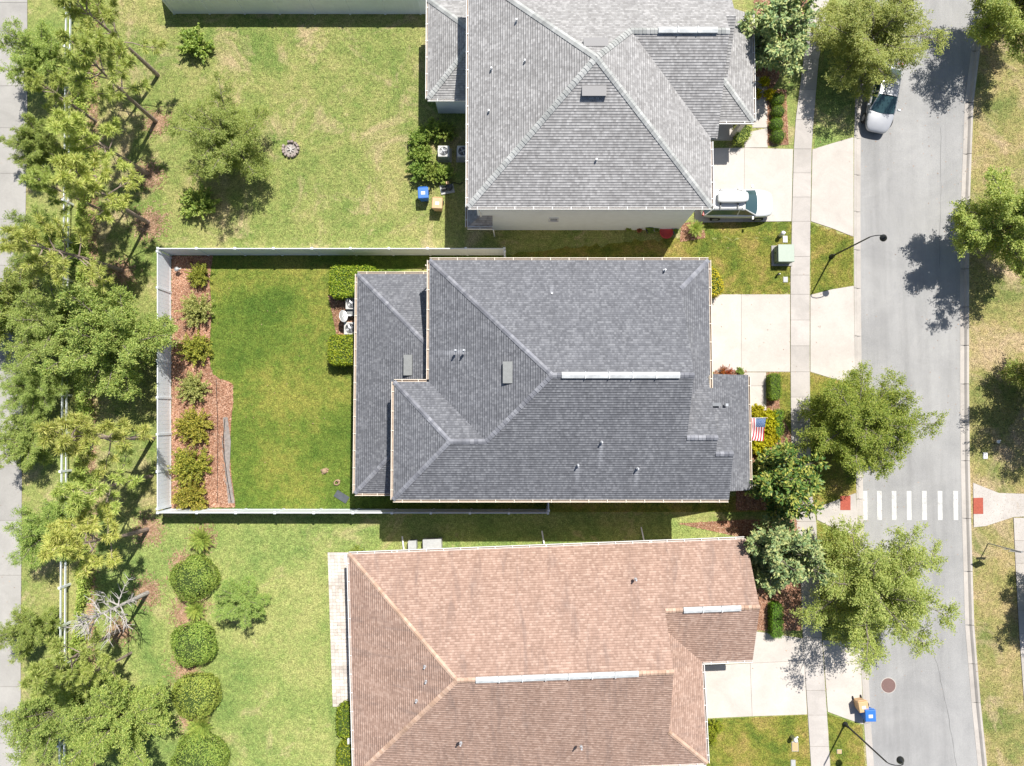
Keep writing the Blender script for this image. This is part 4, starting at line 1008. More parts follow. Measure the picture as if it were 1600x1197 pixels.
# ------------------------------------------------------------------ fences
FH = 1.75
def vinyl_fence(pts, name, label, step=2.44, closed_last=True):
    root = empty(name, pts[0], 0, label, 'fence', 'white vinyl privacy fences'); pts = [Vector((p.x, p.y, 0)) for p in pts]
    o3 = pts[0]
    pm = MB(); pm.box((0, 0, FH / 2 + 0.03), (0.127, 0.127, FH + 0.06)); post_me = pm.mesh('post'); post_me.materials.append(M['vinyl'])
    cm = MB(); cm.box((0, 0, FH + 0.075), (0.15, 0.15, 0.03)); cm.box((0, 0, FH + 0.115), (0.15, 0.15, 0.05), taper=0.1); cap_me = cm.mesh('cap'); cap_me.materials.append(M['vinyl'])
    def post(p):
        o = link('post', post_me, None, root); o.location = p - o3
        c = link('post_cap', cap_me, None, o)
    for i in range(len(pts) - 1):
        a, b = pts[i], pts[i + 1]; L = (b - a).length; k = max(1, round(L / step)); rz = math.atan2(b.y - a.y, b.x - a.x)
        for j in range(k):
            if j or i == 0: post(a.lerp(b, j / k))
            elif i: post(a)
            s = L / k - 0.13; c = a.lerp(b, (j + 0.5) / k) - o3
            pn = MB(); n = max(2, round(s / 0.28))
            for u in range(n):
                off = (u + 0.5) / n * s - s / 2
                pn.box(Vector((c.x + math.cos(rz) * off, c.y + math.sin(rz) * off, FH / 2 + 0.02)), (s / n - 0.006, 0.028, FH - 0.2), rz)
            p = pn.build('panel', M['vinyl'], root)
            MB().box((c.x, c.y, FH - 0.03), (s, 0.05, 0.14), rz).build('rail', M['vinyl'], p)
            MB().box((c.x, c.y, 0.1), (s, 0.05, 0.14), rz).build('rail', M['vinyl'], p)
    post(pts[-1])
    return root
vinyl_fence([W(788.5, 398.5), W(268, 398.5)], 'privacy_fence', 'white vinyl fence shading the back lawn along the north side of the lot')
vinyl_fence([W(267.2, 403), W(267.5, 790)], 'privacy_fence', 'white vinyl fence behind the mulch bed of seven shrubs')
vinyl_fence([W(268, 795.5), W(854, 796)], 'privacy_fence', 'white vinyl fence between the fenced lot and the round topiary yard')
vinyl_fence([W(789, 403), W(789, 419)], 'side_gate', 'short white vinyl return closing the gap beside the north wall', 1.0)
vinyl_fence([W(855, 792), W(855, 764)], 'side_gate', 'short white vinyl return closing the gap beside the south wall', 1.2)
vinyl_fence([W(273, 21.5), W(712, 22)], 'privacy_fence', 'white vinyl fence at the far side of the open patchy yard')
vinyl_fence([W(272, 18), W(262, -40)], 'privacy_fence', 'white vinyl fence turning away from the open patchy yard')
# low rail fence along the alley
rl = empty('rail_fence', W(118, -30), 0, 'low white two rail fence running under the pines', 'fence')
fa, fb, fc = W(118, -30), W(112, 560), W(108, 1215); fo = Vector((fa.x, fa.y, 0))
for a, b in ((fa, fb), (fb, fc)):
    L = (b - a).length; k = round(L / 2.44); rz = math.atan2(b.y - a.y, b.x - a.x)
    for j in range(k):
        p = a.lerp(b, j / k) - fo
        po = MB().box((p.x, p.y, 0.55), (0.127, 0.127, 1.10)).build('post', M['vinyl'], rl)
        MB().box((p.x, p.y, 1.12), (0.15, 0.15, 0.04)).build('post_cap', M['vinyl'], po)
        c = a.lerp(b, (j + 0.5) / k) - fo
        for z in (0.5, 0.95): MB().box((c.x, c.y, z), (L / k - 0.13, 0.04, 0.14), rz).build('rail', M['vinyl'], rl)
# ------------------------------------------------------------------ trees
def rot_axis(v, az, el):
    return np.array([math.cos(az) * math.cos(el), math.sin(az) * math.cos(el), math.sin(el)])

def gen_broad(seed, R=3.7, top=7.5, h0=1.9, n_limb=13, n_sub=11, twigs=5, leaves=24, leaf=(0.15, 0.075), droop=0.06, mat='elm', spread=0.16, bark='bark', flat=0.5, twig_len=0.55):
    """limbs, side branches and leafy twigs; returns (wood mesh, leaf mesh)"""
    r = np.random.default_rng(seed); wood = MB()
    tr = [(0, 0, -0.15), (0.03, 0.02, h0 * 0.5), (0.05, -0.03, h0), (0.02, 0.05, top * 0.62)]
    wood.tube(tr, [0.17, 0.14, 0.12, 0.05], 9)
    P = []; Dv = []; Ls = []
    for i in range(n_limb):
        az = i * 2.399963 + r.normal(0, 0.25); f = (i + 0.5) / n_limb
        el = math.radians(12 + 66 * f ** 1.15 + r.normal(0, 5))
        zst = h0 * 0.8 + (top * 0.55 - h0 * 0.8) * f
        reach = R * r.uniform(0.85, 1.08)
        L = min(reach / max(0.25, math.cos(el)), (top - zst) / max(0.18, math.sin(el)) * r.uniform(0.88, 1.04))
        L = max(L, 0.6 * R)
        p = np.array([0, 0, zst]); dirv = rot_axis(None, az, el); n = 8; path = [p.copy()]
        for k in range(n):
            dirv = unit(dirv + np.array([r.normal(0, 0.07), r.normal(0, 0.07), -droop * (k / n) * 1.6 + r.normal(0, 0.05)]))
            p = p + dirv * L / n; path.append(p.copy())
            if k >= 1:
                frac = (k + 1) / n
                for s in range(max(1, round(n_sub / n * 1.3))):
                    for sgn in (-1, 1):
                        a2 = math.atan2(dirv[1], dirv[0]) + sgn * r.uniform(0.5, 1.25); e2 = r.normal(0.12, 0.28) + flat * 0.2
                        d2 = rot_axis(None, a2, e2); L2 = R * (0.42 * (1.15 - 0.75 * frac)) * r.uniform(0.6, 1.25)
                        q0 = p - dirv * r.uniform(0, L / n); q1 = q0 + d2 * L2 * 0.5; d3 = unit(d2 + np.array([0, 0, -droop * 2.5])); q2 = q1 + d3 * L2 * 0.5
                        if s == 0: wood.tube([q0, q1, q2], [0.022, 0.014, 0.006], 4, cap=False)
                        for t in range(twigs):
                            u = (t + r.uniform(0.2, 0.9)) / twigs; q = q0 + (q1 - q0) * min(1, u * 2) + (q2 - q1) * max(0, u * 2 - 1)
                            a3 = math.atan2(d3[1], d3[0]) + r.choice([-1, 1]) * r.uniform(0.2, 1.0)
                            P.append(q); Dv.append(rot_axis(None, a3, r.normal(-0.05, 0.3))); Ls.append(twig_len * r.uniform(0.6, 1.3))
        P.append(p); Dv.append(dirv); Ls.append(twig_len)
        wood.tube(path, list(np.linspace(0.075 if f < 0.7 else 0.055, 0.012, n + 1)), 6, cap=False)
    P = np.array(P); Dv = unit(np.array(Dv)); Ls = np.array(Ls); T = len(P)
    u = r.uniform(0, 1, (T, leaves)); pos = P[:, None, :] + Dv[:, None, :] * (u * Ls[:, None])[..., None] + r.normal(0, spread * 0.55, (T, leaves, 3)) * np.array([1, 1, 0.7])
    ld = Dv[:, None, :] + r.normal(0, 0.7, (T, leaves, 3)); nr = np.array([0.12, 0.22, 1.0]) + r.normal(0, 0.38, (T, leaves, 3))
    n = T * leaves
    me = leaf_mesh('leaves', pos.reshape(-1, 3), ld.reshape(-1, 3), nr.reshape(-1, 3), leaf[0] * r.uniform(0.6, 1.3, n), leaf[1] * r.uniform(0.7, 1.2, n), M[mat])
    wm = wood.mesh('trunk'); wm.materials.append(M[bark])
    return wm, me

def gen_pine(seed, top=9.0, R=1.9, dead=False, base_crown=0.45, lean=0.06):
    r = np.random.default_rng(seed); wood = MB()
    lx, ly = r.normal(0, lean, 2) * top
    tp = lambda t: np.array([lx * t * t, ly * t * t, top * t])
    path = [tp(t) for t in np.linspace(0, 1, 9)]; path[0][2] = -0.15
    wood.tube(path, list(np.linspace(0.15, 0.025, 9)), 8)
    P = []; Dv = []
    nb = 20
    for i in range(nb):
        t = base_crown + (1 - base_crown) * (i + 0.5) / nb; az = i * 2.4 + r.normal(0, 0.4)
        L = R * (1.12 - 0.75 * (t - base_crown) / (1 - base_crown)) * r.uniform(0.65, 1.2); el = r.normal(0.25, 0.2) + 0.6 * (t - base_crown) / (1 - base_crown)
        p = tp(t); d = rot_axis(None, az, el); pts = [p]
        for k in range(4):
            d = unit(d + r.normal(0, 0.16, 3) + np.array([0, 0, 0.08])); p = p + d * L / 4; pts.append(p)
            if k >= 1 or dead:
                for s in range(3 if dead else 2):
                    a2 = math.atan2(d[1], d[0]) + r.choice([-1, 1]) * r.uniform(0.4, 1.1); d2 = rot_axis(None, a2, el + r.normal(0.1, 0.25)); l2 = r.uniform(0.25, 0.55) * (1.3 if dead else 1)
                    q = p + d2 * l2; wood.tube([p, (p + q) / 2 + r.normal(0, 0.03, 3), q], [0.02, 0.014, 0.008], 4, cap=False); P.append(q); Dv.append(d2)
        wood.tube(pts, [0.045, 0.036, 0.028, 0.02, 0.012], 5, cap=False); P.append(p); Dv.append(d)
    P.append(tp(1.0)); Dv.append(np.array([0, 0, 1.0]))
    wm = wood.mesh('trunk'); wm.materials.append(M['dead_bark' if dead else 'pine_bark'])
    if dead: return wm, None
    P = np.array(P); Dv = unit(np.array(Dv)); T = len(P); K = 60
    dd = unit(Dv[:, None, :] * 0.75 + r.normal(0, 0.72, (T, K, 3)) + np.array([0, 0, 0.12]))
    pos = P[:, None, :] - Dv[:, None, :] * r.uniform(0, 0.22, (T, K, 1))
    n = T * K
    me = leaf_mesh('needles', pos.reshape(-1, 3), dd.reshape(-1, 3), (np.array([0, 0, 1.0]) + r.normal(0, 0.5, (n, 3))), r.uniform(0.26, 0.46, n), r.uniform(0.026, 0.044, n), M['pine'])
    return wm, me

TREES = {}
def tree_kind(key, fn, *a, **k): TREES[key] = fn(*a, **k)
tree_kind('elm0', gen_broad, 11, mat='elm', leaf=(0.125, 0.06), n_limb=24, leaves=27); tree_kind('elm1', gen_broad, 12, mat='elm_pale', leaf=(0.13, 0.062), n_limb=22, leaves=25); tree_kind('elm2', gen_broad, 13, mat='elm_pale', leaf=(0.13, 0.062), droop=0.09, n_limb=22, leaves=25)
tree_kind('oak0', gen_broad, 21, R=3.6, top=7.0, mat='oak', leaf=(0.14, 0.08), droop=0.02, n_limb=20, leaves=24, twig_len=0.42)
tree_kind('oak1', gen_broad, 22, R=3.6, top=6.4, mat='oak', leaf=(0.135, 0.075), droop=0.03, n_limb=18, leaves=22, twig_len=0.5)
tree_kind('mag0', gen_broad, 31, R=2.05, top=5.2, h0=1.0, mat='magnolia', leaf=(0.25, 0.125), droop=-0.02, n_limb=22, n_sub=8, twigs=4, leaves=12, twig_len=0.34, spread=0.1, flat=1.2)
tree_kind('mag1', gen_broad, 32, R=2.05, top=5.2, h0=1.0, mat='magnolia_pale', leaf=(0.25, 0.125), droop=-0.02, n_limb=22, n_sub=8, twigs=4, leaves=12, twig_len=0.34, spread=0.1, flat=1.2)
for i in range(3): tree_kind('pine%d' % i, gen_pine, 41 + i)
tree_kind('deadpine', gen_pine, 52, 6.5, 1.7, True, 0.4)

def plant_tree(key, name, cx, cy, zmid, label, scale=1.0, sz=1.0, rz=None, cat='tree', group=None, base=False):
    """cx, cy: where the crown (at height zmid) or, with base=True, the foot was read off the photograph"""
    p = W(cx, cy, 0 if base else zmid)
    o = empty(name, (p.x, p.y, 0), random.uniform(0, 6.28) if rz is None else rz, label, cat, group)
    wm, lm = TREES[key]
    if key[:3] in ('elm', 'oak'): scale *= 0.86; sz *= 1.1
    t = link('trunk', wm, None, o); t.scale = (scale, scale, scale * sz)
    if lm is not None:
        c = link('crown', lm, None, o); c.scale = (scale, scale, scale * sz)
    return o
ST = 'street trees along the road'
plant_tree('elm0', 'elm_tree', 1354, 662, 3.3, 'feathery bright green street tree shading the sidewalk before the flag house', 0.98, 0.72, rz=0.4, group=ST)
plant_tree('elm1', 'elm_tree', 1366, 52, 3.4, 'feathery street tree hanging over the silver sedan', 1.0, 0.74, rz=2.2, group=ST)
plant_tree('elm2', 'elm_tree', 1372, 924, 3.7, 'broad street tree beside the crosswalk and the brown roofed house', 1.13, 0.72, rz=4.0, group=ST)
plant_tree('mag0', 'magnolia_tree', 1224, 750, 3.0, 'glossy dark leaved tree at the porch corner of the flag house', 0.98, rz=1.0)
plant_tree('mag1', 'magnolia_tree', 1213, 52, 3.2, 'glossy leaved tree at the porch of the light grey roofed house', 1.02, sz=1.0, rz=2.0)
plant_tree('mag1', 'magnolia_tree', 1222, 868, 3.2, 'glossy leaved tree at the garage corner of the brown roofed house', 0.98, rz=3.3)
plant_tree('oak0', 'oak_tree', 1607, 338, 5.0, 'dense green tree on the dry verge opposite the two driveways', 0.95, rz=0.6)
plant_tree('oak1', 'oak_tree', 1534, 54, 0, 'verge tree whose shade lies across the curving upper road', 0.98, rz=1.6, base=True)
plant_tree('oak1', 'oak_tree', 1612, 612, 0, 'verge tree shading the grass beside the far crosswalk ramp', 0.98, rz=2.9, base=True)
plant_tree('oak1', 'oak_tree', 1625, 925, 0, 'verge tree shading the far sidewalk below the crosswalk', 0.7, rz=5.0, base=True)
# yard trees
plant_tree('elm2', 'elm_tree', 342, 205, 4.2, 'airy light green tree near the stone fire ring', 0.80, 0.95, rz=1.2)
plant_tree('oak0', 'oak_tree', 168, 530, 4.3, 'dense round tree overhanging the white fence by the mulch bed', 0.98, rz=2.0)
plant_tree('oak1', 'oak_tree', 368, 945, 2.4, 'small round tree on the lawn beside the topiary bushes', 0.48, 0.95, rz=0.2)
plant_tree('oak0', 'oak_tree', 166, 1138, 4.2, 'dense broad tree at the corner of the topiary yard', 0.86, 0.95, rz=3.9)
plant_tree('elm2', 'elm_tree', 66, 505, 4.0, 'loose willowy tree leaning over the alley and rail fence', 0.82, 0.9, rz=0.9)
plant_tree('oak1', 'oak_tree', 30, 845, 4.6, 'tree west of the rail fence shading the bare alley slabs', 0.62, rz=2.2)
plant_tree('oak1', 'oak_tree', 48, 1135, 4.6, 'tree between the alley and the rail fence behind the topiary yard', 0.78, rz=4.4)
plant_tree('oak1', 'oak_tree', -8, 690, 4.6, 'tree beyond the alley with shade across its slabs', 0.55, rz=5.4)
plant_tree('oak0', 'oak_tree', -20, 470, 4.6, 'tree at the far side of the alley opposite the dense round tree', 0.8, rz=3.1)
plant_tree('elm2', 'elm_tree', 15, 600, 4.2, 'thin willowy tree over the alley behind the pines', 0.55, rz=4.1)
plant_tree('oak1', 'oak_tree', -10, 1010, 4.6, 'far side alley tree opposite the dead bare tree', 0.5, rz=1.1)
plant_tree('oak1', 'oak_tree', 22, 60, 4.6, 'alley tree beside the pines behind the patchy yard', 0.66, rz=0.4)
plant_tree('oak0', 'oak_tree', 10, 200, 4.6, 'alley tree beside the rail fence with shaded slabs below', 0.5, rz=1.4)
plant_tree('oak1', 'oak_tree', 20, 360, 4.6, 'low spreading tree at the alley between two pines', 0.6, rz=2.4)
PG = 'pines along the rail fence'
pines = [(247, 118), (244, 190), (231, 272), (232, 348), (190, 423), (240, 684), (237, 744), (231, 827), (187, 984), (205, 1020), (150, 190), (160, 330)]
plab = ['tall pine with spreading needle tufts beside the far white fence corner', 'leaning pine rooted in bare litter beside the airy yard tree', 'pine rooted in the patchy yard level with the fire ring',
        'pine rooted in bare litter near the white fence corner', 'pine close by the dense round tree at the white fence', 'pine just outside the fence behind the widest part of the mulch bed',
        'pine just outside the fence at the bare end of the mulch bed', 'pine beside the first topiary with a pale leaning trunk', 'pine next to the bare dead tree beside the topiary bushes', 'short pine between the dead tree and the dense corner tree', 'pine growing in the vine hedge at the top of the rail fence', 'pine growing in the vine hedge nearest the patchy yard']
for i, ((x, y), lb) in enumerate(zip(pines, plab)):
    plant_tree('pine%d' % (i % 3), 'pine_tree', x, y, 0, lb, (0.98, 1.04, 0.94, 1.02, 1.0, 1.06, 0.9, 1.0, 0.9, 0.62, 0.7, 0.7)[i] , 1.0, rz=i * 1.3, group=PG, base=True)
plant_tree('deadpine', 'dead_tree', 231, 926, 0, 'bare dead tree with pale branches beside the topiary bushes', 1.0, base=True, rz=0.5)

# ------------------------------------------------------------------ shrubs and hedges
def surf_leaves(name, pos, nrm, leaf, mat, rng, jit=0.05, out=0.6):
    n = len(pos)
    t = np.cross(nrm, rng.normal(0, 1, (n, 3))); d = unit(t) + nrm * rng.uniform(0.0, out * 1.4, (n, 1))
    return leaf_mesh(name, pos + rng.normal(0, jit, (n, 3)), d, nrm + rng.normal(0, 0.5, (n, 3)), leaf[0] * rng.uniform(0.6, 1.3, n), leaf[1] * rng.uniform(0.7, 1.2, n), M[mat])
def hedge(name, poly_px, h, label, mat='hedge', dens=420, leaf=(0.11, 0.065), cat='hedge', group=None, z=0.0, jit=0.045, top_at_h=True):
    """clipped block; outline read at its top"""
    pts = [W(a, b, h if top_at_h else 0) for a, b in poly_px]; c = sum(pts, Vector()) / len(pts); c.z = 0
    rng = np.random.default_rng(int(abs(c.x * 100)) + 3)
    o = empty(name, c, 0, label, cat, group)
    loc = [(p.x - c.x, p.y - c.y) for p in pts]; inner = [(p.x, p.y) for p in inset([Vector((x, y, 0)) for x, y in loc], 0.07)]
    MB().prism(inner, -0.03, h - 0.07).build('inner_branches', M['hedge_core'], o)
    x, y = scatter(loc, dens, rng); n = len(x)
    top = np.stack([x, y, h - 0.03 + 0.03 * np.sin(x * 5) * np.cos(y * 4)], 1); P = [top]; Nn = [np.tile([0, 0, 1.0], (n, 1))]
    m = len(loc); ar = sum(loc[i][0] * loc[(i + 1) % m][1] - loc[(i + 1) % m][0] * loc[i][1] for i in range(m)); sg = 1 if ar > 0 else -1
    for i in range(m):
        a, b = np.array(loc[i]), np.array(loc[(i + 1) % m]); L = np.linalg.norm(b - a); k = int(L * h * dens); u = rng.uniform(0, 1, k); zz = rng.uniform(0.02, h, k)
        t = (b - a) / L; nn = np.array([t[1], -t[0]]) * sg; q_ = a + u[:, None] * (b - a) - nn * 0.03
        P.append(np.stack([q_[:, 0], q_[:, 1], zz], 1)); Nn.append(np.tile([nn[0], nn[1], 0.25], (k, 1)))
    link('foliage', surf_leaves('foliage', np.concatenate(P), np.concatenate(Nn), leaf, mat, rng, jit), None, o)
    return o
def ball_mesh(rx, rz_, mat, seed, dens=480, leaf=(0.095, 0.055), flat=2.2, jit=0.035):
    rng = np.random.default_rng(seed); n = int(4 * math.pi * rx * rx * dens * 0.9)
    d = unit(rng.normal(0, 1, (n, 3))); s = np.sign(d) * np.abs(d) ** (2.0 / flat)
    lump = 1 + 0.05 * np.sin(d @ rng.normal(0, 3.2, 3) + 1) + 0.04 * np.sin(d @ rng.normal(0, 6, 3)) + 0.03 * np.sin(d @ rng.normal(0, 9, 3))
    stray = np.where(rng.uniform(0, 1, n) > 0.965, rng.uniform(1.02, 1.12, n), 1.0)
    pos = s * np.array([rx, rx, rz_]) * (lump * stray)[:, None]; pos[:, 2] += rz_ * 0.9; k = pos[:, 2] > 0.03
    me = surf_leaves('foliage', pos[k], unit(d[k]), leaf, mat, rng, jit)
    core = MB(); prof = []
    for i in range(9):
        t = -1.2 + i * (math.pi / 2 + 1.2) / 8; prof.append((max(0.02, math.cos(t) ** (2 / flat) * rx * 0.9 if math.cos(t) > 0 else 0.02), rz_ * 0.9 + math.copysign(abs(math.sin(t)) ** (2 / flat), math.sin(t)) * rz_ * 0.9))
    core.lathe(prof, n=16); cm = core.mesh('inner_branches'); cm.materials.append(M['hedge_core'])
    return cm, me
def ball(name, cx, cy, r_px, h, label, mat='topiary', cat='bush', group=None, dens=480, leaf=(0.095, 0.055), flat=2.4, jit=0.035, seed=None):
    p = W(cx, cy, h * 0.55); rx = r_px / 24.0 * (1 - h * 0.5 / 46)
    o = empty(name, (p.x, p.y, 0), random.uniform(0, 6), label, cat, group)
    cm, me = ball_mesh(rx, h / 1.9, mat, seed or int(cx), dens, leaf, flat, jit)
    link('inner_branches', cm, None, o); link('foliage', me, None, o); return o
TG = 'round topiary bushes in a row'
for (x, y, r_, lb) in ((302, 903, 31, 'large round clipped bush between the two upper cycads'), (302, 1007, 31, 'large round clipped bush just below the small middle cycad'), (306, 1087, 32, 'large round clipped bush just above the lowest cycad'), (311, 1190, 38, 'largest round clipped bush below the lowest cycad')):
    ball('topiary_bush', x, y, r_, 1.5, lb, group=TG, flat=2.7)
# loose shrubs of the mulch bed
def gen_shrub(seed, R=1.05, h=1.1, mat='shrub', stems=46, leaves=52, leaf=(0.13, 0.052)):
    r = np.random.default_rng(seed); wood = MB(); P = []; Dv = []; Ls = []
    for i in range(stems):
        az = r.uniform(0, 2 * math.pi); el = math.radians(r.uniform(18, 85)); d = rot_axis(None, az, el)
        L = (math.cos(el) * R + math.sin(el) * h) * r.uniform(0.7, 1.1); q0 = np.array([r.normal(0, 0.06), r.normal(0, 0.06), 0.0]); q1 = q0 + d * L * 0.6; d2 = unit(d + r.normal(0, 0.25, 3)); q2 = q1 + d2 * L * 0.4
        wood.tube([q0, q1, q2], [0.014, 0.009, 0.004], 4, cap=False)
        for (a, b, dd) in ((q0 + d * L * 0.35, q1, d), (q1, q2, d2), (q1, q2, d2)): P.append(a); Dv.append(dd); Ls.append(np.linalg.norm(b - a))
    P = np.array(P); Dv = unit(np.array(Dv)); Ls = np.array(Ls); T = len(P); K = leaves // 3
    u = r.uniform(0, 1.05, (T, K)); pos = P[:, None] + Dv[:, None] * (u * Ls[:, None])[..., None] + r.normal(0, 0.035, (T, K, 3))
    ldv = Dv[:, None] * 0.8 + r.normal(0, 0.6, (T, K, 3)); n = T * K
    pos[..., 2] = np.maximum(pos[..., 2], 0.05)
    me = leaf_mesh('foliage', pos.reshape(-1, 3), ldv.reshape(-1, 3), np.array([0, 0, 1.0]) + r.normal(0, 0.5, (n, 3)), leaf[0] * r.uniform(0.6, 1.3, n), leaf[1] * r.uniform(0.7, 1.3, n), M[mat])
    wm = wood.mesh('stems'); wm.materials.append(M['bark']); return wm, me
SH = [gen_shrub(61, stems=120, leaves=66), gen_shrub(62, stems=110, leaves=66, mat='shrub_b'), gen_shrub(63, stems=130, leaves=66), gen_shrub(64, 1.0, 0.9, 'vine', 80, 60, (0.15, 0.08)), gen_shrub(65, 1.05, 0.85, 'gold', 110, 75, (0.16, 0.09)), gen_shrub(66, 1.0, 0.8, 'redleaf', 26, 40, (0.16, 0.05)),
      gen_shrub(67, 1.0, 1.1, 'hedge', 60, 60, (0.12, 0.06))]
def shrub(kind, cx, cy, r_px, label, h=0.6, name='shrub', cat='shrub', group=None, hs=1.0):
    p = W(cx, cy, h * 0.6); s = r_px / 24.0
    o = empty(name, (p.x, p.y, 0), random.uniform(0, 6), label, cat, group)
    for nm, me in zip(('stems', 'foliage'), SH[kind]):
        c = link(nm, me, None, o); c.scale = (s, s, s * hs)
    return o
SG = 'shrubs in the mulch bed by the fence'
for k, (x, y, r_, kd, lb) in enumerate(((311, 430, 19, 0, 'smallest shrub of the mulch bed, in the fence corner by the garden light'), (309, 485, 26, 1, 'greyish shrub second from the garden light in the mulch bed'), (307, 545, 25, 0, 'shrub third from the garden light in the mulch bed'),
       (303, 607, 24, 1, 'greyish shrub fourth from the garden light, where the mulch bed widens'), (304, 667, 28, 2, 'shrub fifth from the garden light in the mulch bed'), (301, 727, 30, 2, 'widest shrub, sixth from the garden light in the mulch bed'), (301, 776, 27, 0, 'last shrub of the mulch bed, touching the corner of two white fences'))):
    shrub(kd, x, y, r_ * .84, lb, 0.7, group=SG)
# hedges
rr_ = lambda x0, y0, x1, y1, c=6: [(x0 + c, y0), (x1 - c, y0), (x1, y0 + c), (x1, y1 - c), (x1 - c, y1), (x0 + c, y1), (x0, y1 - c), (x0, y0 + c)]
HG = 'clipped hedges by the rear wall'
hedge('hedge', rr_(515, 416, 588, 463), 1.25, 'clipped bright hedge block on the fence side of the cooling units', group=HG)
hedge('hedge', rr_(513, 524, 562, 569), 1.25, 'clipped bright hedge block on the lawn side below the satellite dish', group=HG)
hedge('hedge', rr_(1204, 583, 1222, 625, 4), 0.9, 'narrow clipped green hedge between the walkway and the sidewalk', 'hedge_green', 420, (0.07, 0.04), jit=0.03)
hedge('hedge', rr_(1212, 640, 1225, 682, 3), 0.7, 'narrow shaded hedge beside the golden shrubs', 'hedge_green', 360, (0.08, 0.045))
hedge('hedge', rr_(1207, 944, 1224, 998, 3), 0.9, 'narrow clipped hedge at the brown roofed house driveway', 'hedge_green', 420, (0.07, 0.04), jit=0.03)
hedge('hedge', rr_(526, 1106, 556, 1152, 5), 1.2, 'clipped hedge block between the patio and the small white box', 'hedge', 260)
hedge('hedge', rr_(526, 1166, 560, 1225, 5), 1.2, 'clipped hedge block on the far side of the small white box', 'hedge', 260)
hedge('hedge', [(1104, 416), (1114, 418), (1122, 424), (1129, 440), (1131, 452), (1126, 460), (1104, 461)], 1.3, 'golden yellow clipped bush at the driveway corner of the garage', 'gold', 300, (0.09, 0.055), cat='bush')
for (x, y, r_, lb) in ((1185, 643, 11, 'golden shrub at the walkway side of the flag'), (1203, 657, 15, 'golden shrub right beside the flag'), (1203, 682, 15, 'golden shrub under the loose end of the flag'), (1186, 696, 16, 'golden shrub between the flag and the glossy tree')):
    shrub(4, x, y, r_, lb, 0.6, 'golden_shrub', group='golden shrubs around the flag', hs=1.1)
for (x, lb) in ((1129, 'red leaved plant at the garage end of the porch bed'), (1141, 'red leaved plant in the middle of the porch bed'), (1157, 'small green plant at the walkway end of the porch bed')):
    shrub(5 if 'red' in lb else 3, x, 580, 9 if 'red' in lb else 6, lb, 0.4, 'bedding_plant', 'plant')
BG = 'ball bushes beside the walkway'
for (x, y, lb) in ((1216, 155, 'clipped ball bush nearest the glossy porch tree'), (1216, 174, 'clipped ball bush second from the glossy porch tree'), (1214, 194, 'clipped ball bush third from the glossy porch tree'), (1216, 212, 'clipped ball bush at the driveway end of its row')):
    ball('ball_bush', x, y, 11, 0.75, lb, 'hedge_green', group=BG, dens=420, leaf=(0.06, 0.035), flat=2.0)
hedge('hedge', [(1152, 196), (1164, 193), (1176, 196), (1174, 212), (1163, 221), (1150, 222)], 0.9, 'low clipped hedge at the grey roofed porch and driveway', 'topiary', 320, (0.08, 0.045))
NB = 'bushes around the north cooling units'
for (x, y, r_, lb) in ((676, 204, 17, 'leafy bush at the house side corner above the cooling unit'), (697, 205, 15, 'leafy bush nearest the shaded wall above the cooling unit'), (655, 218, 17, 'leafy bush at the lawn corner of the unit screen'), (657, 243, 17, 'leafy bush in the middle of the unit screen'), (655, 268, 17, 'leafy bush at the lower lawn corner of the unit screen'),
                       (674, 270, 16, 'leafy bush directly above the blue bin'), (694, 270, 15, 'leafy bush beside the lower wall corner')):
    shrub(3, x, y, r_, lb, 0.9, 'bush', 'bush', NB, 1.3)
for (x, y, r_, lb) in ((1195, 128, 8, 'small yellowish plant at the edge of the grey house bed'), (1182, 147, 8, 'small yellowish plant beside the grey house porch'), (1203, 148, 9, 'small yellowish plant above the ball bushes')): shrub(4, x, y, r_, lb, 0.3, 'bedding_plant', 'plant')
shrub(6, 1117, 1138, 12, 'yellow green shrub at the garage corner of the brown roofed house', 0.7)
shrub(6, 1112, 1156, 9, 'small shrub along the front wall of the brown roofed house', 0.6)
shrub(3, 306, 70, 24, 'loose weedy shrub near the far white fence corner', 0.7)
shrub(3, 312, 318, 26, 'loose shrub in the shade of the airy yard tree', 0.7)
shrub(3, 556, 862, 9, 'low shrub at the patio corner of the brown roofed house', 0.4)
# vine covered hedge along the rail fence
VH = empty('vine_hedge', W(136, 600), 0, 'long leafy vine hedge growing beside the low white rail fence', 'hedge'); c0 = VH.location.copy()
rng = np.random.default_rng(5); P = []
for i in range(11):
    n = 2100; y = rng.uniform(-15, 610 - 0, n); t = rng.uniform(0, 1, n)
n = 23000; yy = rng.uniform(-20, 1215, n); xx = rng.normal(0, 1, n)
xc = 138 - (yy / 1215) * 8 + 5 * np.sin(yy * 0.03) + 3 * np.sin(yy * 0.11)
wv = 8 + 3 * np.sin(yy * 0.05 + 1) + 2 * np.sin(yy * 0.17)
gap = (np.sin(yy * 0.021 + 0.6) + 0.5 * np.sin(yy * 0.053)) > -0.95
px_ = xc + xx * wv * 0.6; k = gap
pos = np.array([tuple(W(a, b)) for a, b in zip(px_[k], yy[k])]) - np.array(c0)
hz = 1.05 * np.exp(-(xx[k] / 1.5) ** 2) * (0.75 + 0.25 * np.sin(yy[k] * 0.09)); pos[:, 2] = rng.uniform(0.1, 1.0, k.sum()) ** 0.5 * hz + 0.05
m_ = len(pos)
link('foliage', leaf_mesh('foliage', pos, rng.normal(0, 1, (m_, 3)), np.array([0, 0, 1.0]) + rng.normal(0, 0.5, (m_, 3)), 0.15 * rng.uniform(0.6, 1.3, m_), 0.09 * rng.uniform(0.7, 1.2, m_), M['vine']), None, VH)
st = MB()
